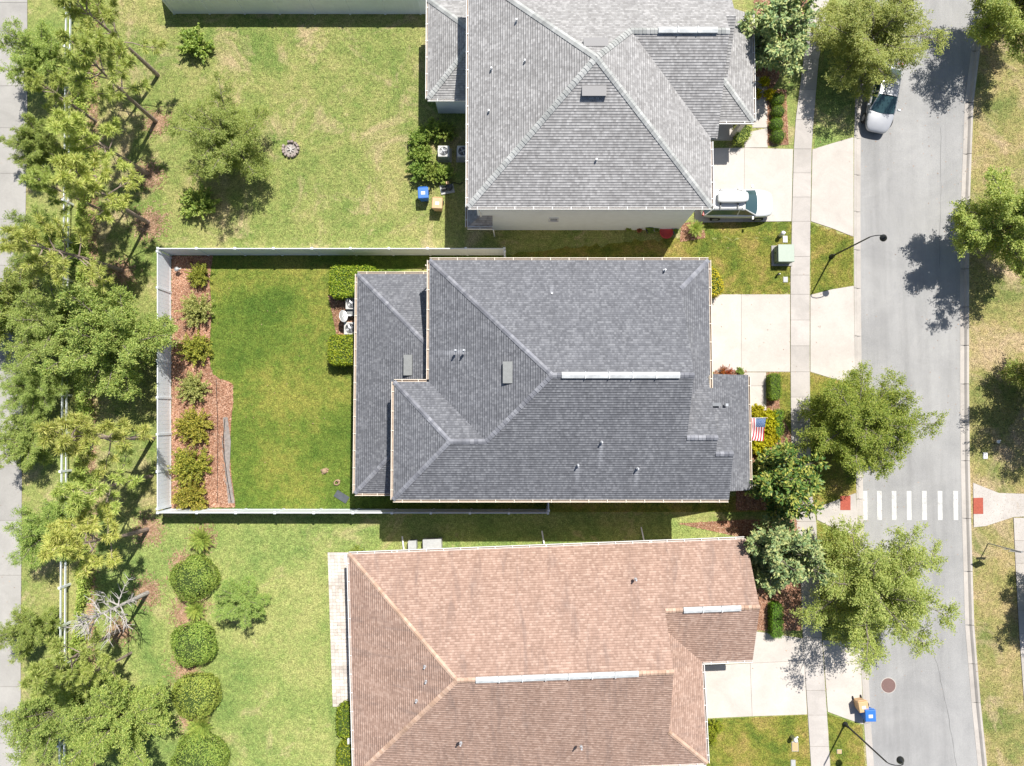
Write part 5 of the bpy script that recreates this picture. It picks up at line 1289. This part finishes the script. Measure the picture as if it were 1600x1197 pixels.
for i in range(60):
    yq = -10 + i * 20.5; p = W(138 - yq / 1215 * 8, yq); st.tube([(p.x - c0.x, p.y - c0.y, 0), (p.x - c0.x + random.uniform(-.15, .15), p.y - c0.y + random.uniform(-.2, .2), 0.55)], [0.02, 0.008], 4)
st.build('stems', M['bark'], VH)

# cycads
def frond_mesh():
    mb = MB(); L = 0.8; pts = [Vector((L * t, 0, 0.35 * math.sin(t * 2.2) * 0.8)) for t in np.linspace(0, 1, 9)]
    mb.tube(pts, [0.014] * 8 + [0.004], 4)
    for i in range(1, 18):
        t = i / 18; p = Vector((L * t, 0, 0.35 * math.sin(t * 2.2) * 0.8)); w = 0.17 * math.sin(math.pi * min(1, t * 0.8 + 0.22)) + 0.02
        for s in (-1, 1): mb.add([p, p + Vector((0.06, s * w * 0.5, 0.03)), p + Vector((0.11, s * w, 0.0)), p + Vector((0.015, s * w * 0.5, 0.012))], [(0, 1, 2, 3)])
    me = mb.mesh('frond'); me.materials.append(M['frond']); return me
FR = frond_mesh()
def cycad(cx, cy, r_px, label, n=30, name='sago_palm', group='sago palms'):
    p = W(cx, cy, 0.3); o = empty(name, (p.x, p.y, 0), random.uniform(0, 6), label, 'palm', group); s = r_px / 24 / 0.8 * 1.18
    MB().lathe([(0.11, -0.03), (0.14, 0.1), (0.10, 0.24), (0.03, 0.34)], n=10).build('trunk', M['pine_litter'], o)
    for i in range(n):
        f = link('frond', FR, None, o); f.rotation_euler = (0, -math.radians(4 + 42 * (i / n) ** 1.5), i * 2.4); f.location = (0, 0, 0.24); k = s * random.uniform(0.85, 1.08); f.scale = (k, k, k)
    return o
cycad(317, 841, 19, 'cycad with radiating fronds just outside the white fence')
cycad(308, 951, 16, 'small cycad between two large round bushes')
cycad(316, 1132, 20, 'cycad below the third round bush of the row')
cycad(1086, 358, 14, 'spiky cycad at the rear bumper of the roof box car', 22)
# ------------------------------------------------------------------ vehicles
def car(name, front, rear, label, paint, L=4.8, Wd=1.84, Hh=1.45, suv=False, wheels_z=0.0):
    """front / rear: ground points under the bumpers"""
    f, r = Vector(front), Vector(rear); d = (f - r).normalized(); c = (f + r) / 2
    o = empty(name, (c.x, c.y, wheels_z), math.atan2(d.y, d.x), label, 'car')
    hw = Wd / 2; hl = L / 2
    # body shell: stations from rear (-) to front (+): x, half width, sill z, shoulder z, deck z
    if suv: stn = [(-hl, .62, .50, .62, .66), (-hl + .06, .80, .36, .80, .90), (-hl + .25, .92, .28, .93, 1.02), (-hl * .55, 1.0, .25, .98, 1.05), (0, 1.0, .24, .96, 1.03), (hl * .38, .99, .24, .94, 1.02), (hl * .62, .97, .25, .90, 1.0), (hl * .82, .90, .28, .82, .93), (hl - .12, .76, .33, .70, .78), (hl, .56, .42, .56, .60)]
    else: stn = [(-hl, .60, .46, .60, .64), (-hl + .06, .78, .36, .78, .86), (-hl + .25, .90, .28, .88, .97), (-hl * .55, .99, .24, .90, .98), (0, 1.0, .22, .88, .95), (hl * .34, .99, .22, .86, .94), (hl * .60, .96, .23, .80, .88), (hl * .82, .88, .26, .70, .79), (hl - .12, .72, .31, .60, .67), (hl, .52, .40, .50, .54)]
    mb = MB(); vs = []; k = 11
    for x, w, s, sh, dk in stn:
        w *= hw
        half = [(w * .86, s), (w, s + (sh - s) * .45), (w * .985, sh - .03), (w * .90, sh + .03), (w * .5, dk), (0, dk + .02)]
        ring = [(x, y, z) for y, z in half] + [(x, -y, z) for y, z in half[-2::-1]]
        vs += ring
    n = len(stn)
    fs = [(i * k + j, (i + 1) * k + j, (i + 1) * k + j + 1, i * k + j + 1) for i in range(n - 1) for j in range(k - 1)]
    fs += [tuple(range(k)), tuple((n - 1) * k + j for j in range(k))[::-1]]
    fs += [(i * k + k - 1, (i + 1) * k + k - 1, (i + 1) * k, i * k) for i in range(n - 1)]
    mb.add(vs, fs); body = mb.build('body', paint, o, True); sb = body.modifiers.new('sub', 'SUBSURF'); sb.levels = 1; sb.render_levels = 2
    zb = 0.93 if not suv else 1.0
    if suv: bx0, bx1, tx0, tx1 = -hl + .16, hl * .46, -hl + .52, hl * .10
    else: bx0, bx1, tx0, tx1 = -hl * .74, hl * .46, -hl * .40, hl * .10
    wb, wt = hw * .90, hw * .66; zt = Hh - 0.04
    B = lambda x, y, z: Vector((x, y, z))
    # roof panel, pillars and glass
    rp = MB(); xs = np.linspace(tx0, tx1, 7); ys_ = np.linspace(-1, 1, 7)
    for i in range(6):
        for j in range(6):
            g = lambda a, b: B(xs[a], ys_[b] * wt * (1 - 0.05 * abs(a - 3) / 3), zt + 0.05 * (1 - ys_[b] ** 2) * (1 - ((a - 3) / 3) ** 2 * .5))
            rp.add([g(i, j), g(i + 1, j), g(i + 1, j + 1), g(i, j + 1)], [(0, 1, 2, 3)])
    for s in (-1, 1): rp.add([B(tx0, s * wt * .95, zt), B(tx1, s * wt * .95, zt), B(tx1 + .02, s * (wt + .03), zt - .06), B(tx0 - .02, s * (wt + .03), zt - .06)], [(0, 1, 2, 3)] if s < 0 else [(3, 2, 1, 0)])
    rp.build('roof', paint, o, True)
    pil = MB()
    for s in (-1, 1):
        for (b, t) in ((bx1, tx1), (bx0, tx0), (0.0 if not suv else -.1, 0.0 if not suv else -.1)):
            pil.tube([B(b, s * wb * .97, zb - .02), B(t, s * (wt - .01), zt - .01)], [.045, .035], 6)
    pil.build('pillar', paint, o)
    gl = M['car_glass']
    def curved(x_b, x_t, nm, bow):
        m = MB(); nn = 8
        row = lambda x, w, z, bw: [B(x + bw * (1 - (u / (nn / 2) - 1) ** 2), (u / (nn / 2) - 1) * w, z) for u in range(nn + 1)]
        r0, r1 = row(x_b, wb * .93, zb + .0, bow * .16), row(x_t, wt * .94, zt - .01, bow * .06)
        m.add(r0 + r1, [(u, u + 1, nn + 2 + u, nn + 1 + u) for u in range(nn)]); return m.build(nm, gl, o, True)
    curved(bx1, tx1, 'windshield', 1); curved(bx0, tx0, 'rear_window', -1)
    for s in (-1, 1):
        MB().add([B(bx0 + .05, s * wb * .965, zb - .02), B(bx1 - .05, s * wb * .965, zb - .02), B(tx1 - .02, s * (wt + .012), zt - .05), B(tx0 + .02, s * (wt + .012), zt - .05)], [(0, 1, 2, 3)]).build('side_window', gl, o)
        m = MB().box(B(bx1 - .22, s * (hw + .09), zb + .06), (.12, .2, .13), 0); m.build('mirror', paint, o, bevel=.02)
        def lay(pts, w, nm, mat):
            m = MB(); q = [Vector(v_) for v_ in pts]; vs_ = []
            for i_, v_ in enumerate(q):
                t_ = (q[min(i_ + 1, len(q) - 1)] - q[max(i_ - 1, 0)]).normalized(); n_ = Vector((-t_.y, t_.x, 0))
                vs_ += [v_ + n_ * w / 2, v_ - n_ * w / 2]
            m.add(vs_, [(2 * i_, 2 * i_ + 1, 2 * i_ + 3, 2 * i_ + 2) for i_ in range(len(q) - 1)]); ob = m.build(nm, mat, o)
            sw = ob.modifiers.new('lay', 'SHRINKWRAP'); sw.target = body; sw.wrap_method = 'NEAREST_SURFACEPOINT'; sw.wrap_mode = 'ABOVE_SURFACE'; sw.offset = .006
            return ob
        lay([B(bx1 + .10 + (hl - bx1 - .32) * t_, s * hw * (.80 - .10 * t_ - .22 * t_ ** 4), (1.02 if suv else .93) - .2 * t_ ** 2) for t_ in np.linspace(0, 1, 9)], .022, 'hood_seam', M['rubber'])
        lay([B(hl - .34 + .22 * t_, s * hw * (.80 - .26 * t_), .72 if suv else .62) for t_ in np.linspace(0, 1, 6)], .12, 'headlight', M['lens_clear'])
        if s > 0: lay([B(hl - .24 + .05 * (1 - u_ * u_), hw * .46 * u_, .80 if suv else .70) for u_ in np.linspace(-1, 1, 9)], .022, 'hood_seam', M['rubber'])
        MB().box(B(-hl + .10, s * hw * .70, .80 if not suv else .88), (.12, .34, .16), s * .25).build('taillight', M['lens_red'], o, bevel=.02)
        for x in (hl * .62, -hl * .58):
            ty = MB(); ty.tube([B(x, s * (hw - .20), .33), B(x, s * (hw - .01), .33)], .33, 18); t = ty.build('wheel', M['rubber'], o)
            rm = MB(); rm.tube([B(x, s * (hw - .03), .33), B(x, s * (hw + .004), .33)], .21, 14); rm.build('rim', M['galv'], t)
    if suv:
        for s in (-1, 1):
            MB().tube([B(tx0 + .05, s * wt * .92, zt + .03), B(tx0 + .12, s * wt * .92, zt + .09), B(tx1 - .25, s * wt * .92, zt + .09), B(tx1 - .15, s * wt * .92, zt + .03)], .018, 6).build('roof_rail', M['dark_metal'], o)
        for x in (tx0 + .45, tx1 - .5): MB().box(B(x, 0, zt + .125), (.06, wt * 2.15, .03)).build('crossbar', M['dark_metal'], o)
    return o
z_r = -0.13
car('sedan', W(1366, 211, 0.2), W(1386, 99, 0.2), 'silver sedan parked at the kerb with its hood out of the tree shade', M['silver_paint'], L=4.75, wheels_z=z_r)
car('sedan', W(1409, 7, 0.0), W(1425, -104, 0.0), 'teal car mostly hidden under the feathery street tree', M['teal_paint'], L=4.7, wheels_z=z_r)
WC = car('station_wagon', W(1203, 321, 0.4), W(1096, 321, 0.4), 'white station wagon with a roof box on the driveway', M['white_paint'], L=4.7, Wd=1.9, Hh=1.60, suv=True, wheels_z=0.03)
bx = MB(); secs = [(-1.0, .30, .10), (-.93, .40, .26), (-.4, .42, .33), (.4, .41, .32), (.8, .36, .24), (.98, .24, .10)]; vs = []; k = 10
for x, w, h in secs:
    for j in range(k):
        t = 2 * math.pi * j / k; cx_, cz_ = math.cos(t), math.sin(t); vs.append((x, math.copysign(abs(cx_) ** .5, cx_) * w, .17 + math.copysign(abs(cz_) ** .5, cz_) * h / 2))
bx.add(vs, [(i * k + j, i * k + (j + 1) % k, (i + 1) * k + (j + 1) % k, (i + 1) * k + j) for i in range(len(secs) - 1) for j in range(k)] + [tuple(range(k))[::-1], tuple((len(secs) - 1) * k + j for j in range(k))])
ro = empty('roof_box', (WC.location.x - 0.62, WC.location.y + 0.10, 1.74), 0, 'white roof box strapped on top of the station wagon', 'roof box')
bo = bx.build('shell', M['white_paint'], ro, True); bo.modifiers.new('sub', 'SUBSURF').levels = 1
for x in (-.55, .5): MB().box((x, 0, .0), (.05, .5, .03)).build('clamp', M['dark_metal'], ro)

# ------------------------------------------------------------------ cooling units, bins, garden things
def ac_unit(cx, cy, label, size=0.78, h=0.8, mat='ac_beige', zpx=None, group='outdoor cooling units'):
    p = W(cx, cy, h); o = empty('cooling_unit', (p.x, p.y, 0), 0, label, 'air conditioner', group); s = size
    MB().box((0, 0, 0.03), (s + .2, s + .2, .08)).build('pad', M['old_concrete'], o)
    MB().box((0, 0, h / 2 + .03), (s, s, h - .08)).build('casing', M[mat], o, bevel=.03)
    lv = MB()
    for i in range(9):
        z = .14 + i * (h - .25) / 9
        for a in range(4): lv.box((math.cos(a * math.pi / 2) * (s / 2 + .006), math.sin(a * math.pi / 2) * (s / 2 + .006), z), (s * .82, .012, .03), a * math.pi / 2 + math.pi / 2)
    tag(lv.build('louvre', M['ac_grey'], o), kind='stuff')
    MB().lathe([(s * .40, h - .012), (s * .40, h - .004)], n=24).build('fan_opening', M['rubber'], o)
    fb = MB()
    for i in range(4): fb.box((math.cos(i * math.pi / 2 + .4) * s * .19, math.sin(i * math.pi / 2 + .4) * s * .19, h + .004), (s * .30, s * .15, .01), i * math.pi / 2 + .4, rx=.3)
    fb.build('fan_blade', M['grey_metal'], o)
    gr = MB()
    for rr in (.10, .17, .24, .31, .38):
        gr.tube([(math.cos(t) * s * rr, math.sin(t) * s * rr, h + .03) for t in np.linspace(0, 2 * math.pi, 25)], .006, 4)
    gr.lathe([(s * .09, h + .03), (s * .09, h + .06), (s * .05, h + .07)], n=14)
    for i in range(6): gr.tube([(0, 0, h + .04), (math.cos(i * 1.047) * s * .42, math.sin(i * 1.047) * s * .42, h + .012)], .006, 4)
    gr.build('fan_guard', M['grey_metal'], o)
    return o
ac_unit(549, 474, 'cooling unit beside the hedge on the fence side', 0.76)
ac_unit(547, 513, 'cooling unit between the satellite dish and the lawn side hedge', 0.8)
ub = empty('utility_box', W(551, 489, 0.3).xy.to_3d(), 0, 'dark grey equipment box squeezed between two cooling units', 'box'); MB().box((0, 0, .26), (.62, .42, .52)).build('casing', M['slate_mat'], ub, bevel=.02); MB().box((0, 0, .535), (.66, .46, .04)).build('lid', M['vent_grey'], ub)
ac_unit(693, 236, 'cooling unit inside the leafy bush screen', 0.74)
ac_unit(723, 236, 'cooling unit half under the eave of the grey roofed house', 0.74)
p = W(698, 293, .4); po = empty('pool_pump', (p.x, p.y, 0), .2, 'dark pump set with hoses behind the wheelie bins', 'pump')
MB().box((0, 0, .05), (.9, .6, .1)).build('base', M['ac_grey'], po); MB().lathe([(.2, .1), (.22, .3), (.16, .5), (.05, .55)], (.18, .05, 0), 14).build('filter', M['slate_mat'], po)
MB().tube([(-.35, 0, .22), (.0, 0, .22)], .13, 12).build('motor', M['dark_metal'], po); MB().tube([(.2, .1, .4), (.5, .2, .5), (.9, .15, .1), (1.1, .25, .04)], .03, 6).build('hose', M['rubber'], po); MB().box((.12, .22, .62), (.2, .16, .12)).build('timer_box', M['tan_bin'], po)
def bin_(cx, cy, mat, label, rz=0.0, h=1.05, w=0.72, tilt=False, cat='bin', z0=0.0):
    p = W(cx, cy, h); o = empty('wheelie_bin', (p.x, p.y, z0), rz, label, cat)
    b = MB(); b.box((0, 0, h / 2 - .02), (w * .78, w * .84, h - .12)); bd = MB()
    vs = [(-w * .36, -w * .38, .08), (w * .36, -w * .38, .08), (w * .36, w * .38, .08), (-w * .36, w * .38, .08), (-w * .46, -w * .5, h - .08), (w * .46, -w * .5, h - .08), (w * .46, w * .5, h - .08), (-w * .46, w * .5, h - .08)]
    bd.add(vs, [(3, 2, 1, 0), (4, 5, 6, 7), (0, 1, 5, 4), (1, 2, 6, 5), (2, 3, 7, 6), (3, 0, 4, 7)]); bd.build('tub', mat, o, bevel=.03)
    ld_ = MB(); ld_.box((0, 0, h - .035), (w * .98, w * 1.06, .08), taper=.9); l = ld_.build('lid', mat, o, bevel=.02)
    MB().box((0, -.02, h + .008), (w * .36, w * .28, .004)).build('sticker', M['label_white'], l)
    MB().tube([(-w * .38, w * .57, h - .1), (w * .38, w * .57, h - .1)], .022, 8).build('handle', mat, o)
    for s in (-1, 1): MB().tube([(s * w * .34, w * .46, .12), (s * w * .44, w * .46, .12)], .12, 14).build('wheel', M['rubber'], o)
    return o
bin_(661, 301, M['blue_bin'], 'blue wheelie bin with white sticker on the grass below the bushes', 0.05)
bin_(683, 317, M['tan_bin'], 'tan wheelie bin with white sticker next to the blue one on the grass', -0.05)
bin_(1362, 1120, M['blue_bin'], 'blue wheelie bin standing in the gutter of the road', 0.02, z0=-.11)
bin_(1351, 1106, M['tan_bin'], 'tan wheelie bin at the kerb behind the roadside blue one', 0.15, h=0.95, w=0.66, z0=-.10)
# satellite dish
p = W(531, 492, 1.0); do = empty('satellite_dish', (p.x + .35, p.y - .1, 0), 0, 'white oval satellite dish beside the cooling units', 'dish')
MB().tube([(0, 0, -.05), (0, 0, .95)], .03, 8).build('mast', M['grey_metal'], do)
dm = MB(); prof = [(r, 0.35 * r * r) for r in (0.0, .1, .2, .3, .38, .42)]
T_ = Matrix.Translation((-.14, 0.0, .98)) @ Matrix.Rotation(math.radians(28), 4, 'Y') @ Matrix.Rotation(math.radians(-14), 4, 'X')
vs = []; nn = 24
for r_, z_ in prof:
    for k_ in range(nn): vs.append(T_ @ Vector((r_ * .66 * math.cos(2 * math.pi * k_ / nn), r_ * math.sin(2 * math.pi * k_ / nn), z_)))
dm.add(vs, [(i * nn + k_, i * nn + (k_ + 1) % nn, (i + 1) * nn + (k_ + 1) % nn, (i + 1) * nn + k_) for i in range(len(prof) - 1) for k_ in range(nn)])
ds = dm.build('reflector', M['galv'], do, True); sl = ds.modifiers.new('thick', 'SOLIDIFY'); sl.thickness = .012
MB().tube([T_ @ Vector((.3, 0, .0)), Vector((.28, 0.0, 1.22)), Vector((.36, .02, 1.28))], .016, 6).build('arm', M['grey_metal'], do)
MB().box((.36, .02, 1.30), (.22, .10, .10)).build('receiver', M['white_metal'], do, bevel=.02)
# garden light in the fence corner
p = W(277, 421, .4); gl_ = empty('garden_light', (p.x, p.y, 0), 0, 'small silver garden light on a stake in the fence corner', 'lamp')
MB().tube([(0, 0, -.05), (0, 0, .45)], .018, 6).build('stake', M['dark_metal'], gl_); MB().lathe([(.03, .40), (.15, .44), (.16, .50), (.09, .57), (.02, .60)], n=16).build('lamp_head', M['galv'], gl_, True); MB().tube([(.1, 0, .5), (.3, .05, .52)], .03, 8).build('bracket', M['white_metal'], gl_)
# lawn ornaments
p = W(507, 736); to = empty('turtle_ornament', (p.x, p.y, 0), .4, 'small tan turtle shaped stone ornament lying on the lawn', 'ornament')
MB().lathe([(.17, .03), (.19, .07), (.14, .15), (.05, .19), (0.01, .195)], n=14).build('shell', M['wood'], to, True)
for a in (.6, 2.4, 3.8, 5.6): MB().lathe([(.06, .01), (.07, .04), (.03, .08)], (math.cos(a) * .2, math.sin(a) * .17, 0), 8).build('leg', M['wood'], to)
MB().lathe([(.05, .02), (.07, .07), (.03, .12)], (.25, 0, 0), 8).build('head', M['wood'], to)
p = W(527, 754); ho = empty('coiled_ornament', (p.x, p.y, 0), .5, 'brown coiled ring ornament lying on the lawn near the dark mat', 'ornament')
MB().tube([(math.cos(t) * (.22 - .006 * t), math.sin(t) * (.17 - .005 * t), .05 + .008 * t) for t in np.linspace(0, 12.5, 60)], .035, 6).build('coil', M['wood'], ho, True); MB().lathe([(.07, .02), (.08, .09), (.03, .15)], (.1, .03, 0), 10).build('knob', M['iron'], ho)
p = W(534, 776); mo = empty('mat', (p.x, p.y, 0.03), -.55, 'dark slate grey mat lying on the lawn by the south fence', 'mat')
MB().box((0, 0, .02), (.92, .48, .035)).build('pad', M['slate_mat'], mo, bevel=.015); MB().box((0, 0, .041), (.80, .36, .006)).build('inlay', M['ac_grey'] if False else M['slate_mat'], mo)
# drip hoses on the mulch
def hose(pts, label, r=.018):
    w = [W(*q_) for q_ in pts]; o = empty('drip_hose', (w[0].x, w[0].y, 0), 0, label, 'hose'); MB().tube([(a.x - w[0].x, a.y - w[0].y, .05) for a in w], r, 6).build('tube', M['rubber'], o)
hose([(338, 592), (340, 640), (341, 690), (340, 740), (340, 785)], 'thin black drip hose lying straight along the mulch bed')
hose([(352, 655), (349, 690), (352, 720), (356, 750), (362, 785)], 'dark drip hose curving along the lawn edge of the mulch bed', .028)
# exposed weed fabric at the lawn edge of the mulch
wf_ = [W(*q_) for q_ in ((349, 652), (356, 652), (361, 690), (359, 735), (367, 786), (357, 786), (352, 725), (351, 690))]
fw = empty('weed_fabric', (wf_[0].x, wf_[0].y, 0), 0, 'strip of bare grey weed fabric showing beside the curved drip hose', 'fabric')
fm = MB().prism([(v.x - wf_[0].x, v.y - wf_[0].y) for v in wf_], .01, .058); fm.build('sheet', M['fabric'], fw)
fold = MB()
for s_i in range(4): fold.tube([(.05 * s_i - .05, -1.2 - s_i * .9, .058), (.12 * s_i, -1.7 - s_i * .9, .062), (.1 * s_i + .05, -2.0 - s_i * .9, .056)], .02, 5)
fold.build('fold', M['fabric'], fw)
# fire ring
p = W(455, 234); fo_ = empty('fire_ring', (p.x, p.y, 0), 0, 'round stone fire ring on the patchy grass', 'fire pit')
for i in range(14):
    a = i * 2 * math.pi / 14 + random.uniform(-.05, .05)
    if i in (5,): continue
    MB().box((math.cos(a) * .5, math.sin(a) * .5, .11 + random.uniform(-.02, .02)), (.19, .17, .24), a + math.pi / 2, taper=.86).build('stone', M['stone'], fo_, bevel=.02)
MB().lathe([(.43, -.02), (.43, .04)], n=20).build('ash_bed', M['ash'], fo_)
for a in (.3, 1.5, 2.4): MB().tube([(math.cos(a) * .3, math.sin(a) * .3, .08), (-math.cos(a) * .25, -math.sin(a) * .25, .1)], .04, 7).build('log', M['dead_bark'], fo_)
# street lamps
def street_lamp(cx, cy, label):
    p = W(cx, cy); o = empty('street_lamp', (p.x, p.y, 0), 0, label, 'street lamp', 'street lamps along the sidewalk')
    MB().lathe([(.16, -.05), (.16, .12), (.11, .2), (.075, .5)], n=14).build('base', M['dark_metal'], o)
    MB().tube([(0, 0, .4), (0, 0, 5.0)], [.06, .042], 12).build('pole', M['dark_metal'], o)
    ap = [(0, 0, 4.95)] + [(.45 - .45 * math.cos(t), 0, 5.0 + .42 * math.sin(t)) for t in np.linspace(.15, math.pi - .25, 9)]
    MB().tube(ap, .028, 8).build('arm', M['dark_metal'], o)
    MB().lathe([(.02, .30), (.06, .26), (.10, .17), (.21, .06), (.22, 0.0)], (.9, 0, 4.78), 18).build('lamp_shade', M['dark_metal'], o, True)
    MB().lathe([(.20, 0), (.15, -.08), (.04, -.13)], (.9, 0, 4.78), 14).build('lamp_globe', M['lens_clear'], o, True)
street_lamp(1299, 401, 'dark curved arm street lamp at the flag house driveway apron')
street_lamp(1320, 1131, 'dark curved arm street lamp on the grass strip by the roadside bins')
# crossing sign
p = W(1544, 849); so = empty('crossing_sign', (p.x, p.y, 0), 0, 'tall post with a diamond sign on the dry verge below the crosswalk', 'sign')
MB().tube([(0, 0, -.1), (0, 0, 3.0)], .035, 8).build('post', M['galv'], so)
s_ = .38; MB().add([(-s_ * 1.3, -.045, 2.55), (0, -.045, 2.55 - s_ * 1.3), (s_ * 1.3, -.045, 2.55), (0, -.045, 2.55 + s_ * 1.3), (-s_ * 1.3, -.04, 2.55), (0, -.04, 2.55 - s_ * 1.3), (s_ * 1.3, -.04, 2.55), (0, -.04, 2.55 + s_ * 1.3)],
     [(0, 1, 2, 3), (7, 6, 5, 4), (0, 4, 5, 1), (1, 5, 6, 2), (2, 6, 7, 3), (3, 7, 4, 0)]).build('sign_plate', M['sign_back'], so)
MB().box((0, -.043, 1.80), (.6, .006, .3)).build('arrow_plate', M['sign_back'], so)
# transformer
p = W(1221, 400, 0); tf = empty('transformer', (p.x, p.y, 0), 0, 'pale green electrical cabinet on the grass beside the sidewalk', 'cabinet')
MB().box((0, 0, .03), (1.35, 1.35, .1)).build('pad', M['old_concrete'], tf)
MB().box((0, 0, .42), (1.0, 1.1, .68)).build('cabinet', M['green_shaded'], tf, bevel=.02)
MB().box((0, 0, .80), (1.06, 1.16, .08), taper=.97).build('lid', M['green_box'], tf, bevel=.02)
MB().box((-.54, 0, .42), (.03, .98, .56)).build('door', M['green_shaded'], tf)
MB().box((-.57, .1, .42), (.03, .05, .12)).build('handle', M['dark_metal'], tf)
def small_box(cx, cy, d, mat, label, name='valve_box', h=.05, rz=0.0, cat='valve box'):
    p = W(cx, cy); o = empty(name, (p.x, p.y, 0), rz, label, cat); MB().box((0, 0, h / 2 - .01), (d[0], d[1], h)).build('frame', M['ac_grey'], o); MB().box((0, 0, h + .001), (d[0] * .86, d[1] * .86, .02)).build('lid', M[mat], o)
small_box(1227, 437, (.3, .36), 'ac_grey', 'grey utility lid flush in the grass below the green cabinet')
small_box(1226.5, 374, (.3, .45), 'white_metal', 'pale utility lid in the grass above the green cabinet')
small_box(1242, 1166, (.42, .6), 'tan_bin', 'tan utility lid in the grass below the white standpipe')
small_box(1239, 1192, (.3, .4), 'ac_grey', 'grey utility lid in the grass beside the lower sidewalk')
small_box(1539, 712, (.3, .42), 'white_metal', 'white utility lid in the shaded far verge')
small_box(1311, 1174, (.3, .26), 'tan_bin', 'tan block on the grass strip below the lower street lamp')
def standpipe(cx, cy, label, h=.75, r=.12):
    p = W(cx, cy); o = empty('standpipe', (p.x, p.y, 0), .4, label, 'standpipe'); MB().lathe([(r, -.05), (r, h * .7), (r * 1.15, h * .72), (r * 1.1, h * .9), (r * .4, h)], n=14).build('pipe', M['white_metal'], o, True); MB().tube([(r * .6, 0, h * .55), (r * 2.2, 0, h * .5)], r * .45, 10).build('outlet', M['white_metal'], o)
standpipe(1218, 368, 'white standpipe by the green cabinet on the north grass')
standpipe(1237, 1150, 'white standpipe on the grass of the brown roofed house')
standpipe(1556, 690, 'small white standpipe on the shaded far verge', .3, .1)
p = W(1214, 430); sp = empty('sprinkler', (p.x, p.y, 0), 0, 'short dark sprinkler riser on the grass below the green cabinet', 'sprinkler'); MB().lathe([(.05, -.03), (.05, .28), (.075, .3), (.06, .36)], n=10).build('riser', M['rubber'], sp); MB().box((.05, .03, .33), (.1, .05, .05)).build('nozzle', M['galv'], sp)
# cooling / service boxes by the brown roofed house
def service(cx, cy, d, h, label, mat='ac_grey'):
    p = W(cx, cy, h); o = empty('service_box', (p.x, p.y, 0), ang, label, 'box'); MB().box((0, 0, h / 2), (d[0], d[1], h)).build('casing', M[mat], o, bevel=.04); MB().box((0, 0, h + .012), (d[0] * .96, d[1] * .9, .03)).build('lid', M[mat], o); MB().box((0, d[1] / 2 + .004, h * .5), (d[0] * .6, .01, h * .5)).build('grille', M['dark_metal'], o)
service(644, 852, (.55, .55), .6, 'small grey cube cabinet along the north wall of the brown roofed house')
service(675, 851, (1.2, .65), .7, 'long grey generator cabinet along the north wall of the brown roofed house')
service(548, 1158, (.42, .42), .8, 'small white box between two clipped hedge blocks', 'white_metal')
# pots along the white wall
def pot(cx, cy, r, h, mat, label, plant=None):
    p = W(cx, cy); o = empty('flower_pot', (p.x, p.y, 0), 0, label, 'pot'); MB().lathe([(r * .7, 0), (r, h * .85), (r * 1.08, h * .87), (r * 1.08, h), (r * .9, h), (r * .85, h * .85)], n=16).build('pot', M[mat], o, True)
    if plant is not None:
        for nm, me in zip(('stems', 'foliage'), SH[plant]): c = link(nm, me, None, o); c.scale = (r * 1.2,) * 3; c.location = (0, 0, h * .8)
pot(1040, 364, .42, .3, 'red_plastic', 'wide red tub on the grass by the white wall'); pot(998, 361, .16, .3, 'terracotta', 'small terracotta pot with leaves by the white wall', 5); pot(1013, 361, .24, .5, 'slate_mat', 'dark slate tub by the white wall', 3); pot(1024, 360, .17, .35, 'white_metal', 'small white pot by the white wall', 3)
pot(980, 358, .2, .3, 'stone', 'grey stone planter with a loose plant by the white wall', 3); pot(1054, 363, .15, .3, 'blue_bin', 'small blue pot beside the wide red tub', 3)
# ------------------------------------------------------------------ flag
z_f = 2.75; a = W(1171, 653, z_f); fo2 = empty('flag', (a.x, a.y, 0), 0, 'red white and blue striped flag with stars flying from the porch pole', 'flag')
pole0 = Vector((-.35, 0, z_f - .35)); pole1 = Vector((1.0, 0, z_f + .22))
MB().tube([pole0, pole1], .017, 8).build('pole', M['white_metal'], fo2); MB().lathe([(.02, -.03), (.045, 0.01), (.02, .05)], pole1, 10).build('finial', M['tan_bin'], fo2, True)
def fl(s, t):
    """s 0..1 down the hoist from the pole tip, t 0..1 along the fly"""
    h = pole1.lerp(pole0, 0.03 + s * .68)
    return h + Vector((-.10 * t * t - .05 * math.sin(t * 5 + s * 2), -1.42 * t + .05 * s * t, -.06 - .42 * t * t + .07 * math.sin(t * 7 + s * 1.5) * (.3 + t)))
cm_ = MB(); NT = 30
for i in range(13):
    for j in range(NT):
        if i < 7 and j < 12: mi = 2
        else: mi = 0 if i % 2 == 0 else 1
        cm_.add([fl(i / 13, j / NT), fl((i + 1) / 13, j / NT), fl((i + 1) / 13, (j + 1) / NT), fl(i / 13, (j + 1) / NT)], [(0, 1, 2, 3)], mi)
cl = cm_.build('cloth', [M['flag_red'], M['flag_white'], M['flag_blue']], fo2)
sm = MB()
for rr in range(9):
    for cc in range(6 if rr % 2 == 0 else 5):
        s = (rr + 1) / 10 * 7 / 13; t = ((cc * 2 + (1 if rr % 2 == 0 else 2)) / 12) * .4; c = fl(s, t) + Vector((0, 0, .006)); ex = (fl(s + .01, t) - fl(s, t)).normalized(); ey = (fl(s, t + .01) - fl(s, t)).normalized()
        pts = [c + (ex * math.cos(k * math.pi / 5) + ey * math.sin(k * math.pi / 5)) * (.022 if k % 2 == 0 else .009) for k in range(10)]
        sm.add(pts, [tuple(range(10))])
tag(sm.build('star', M['flag_white'], cl), kind='stuff')
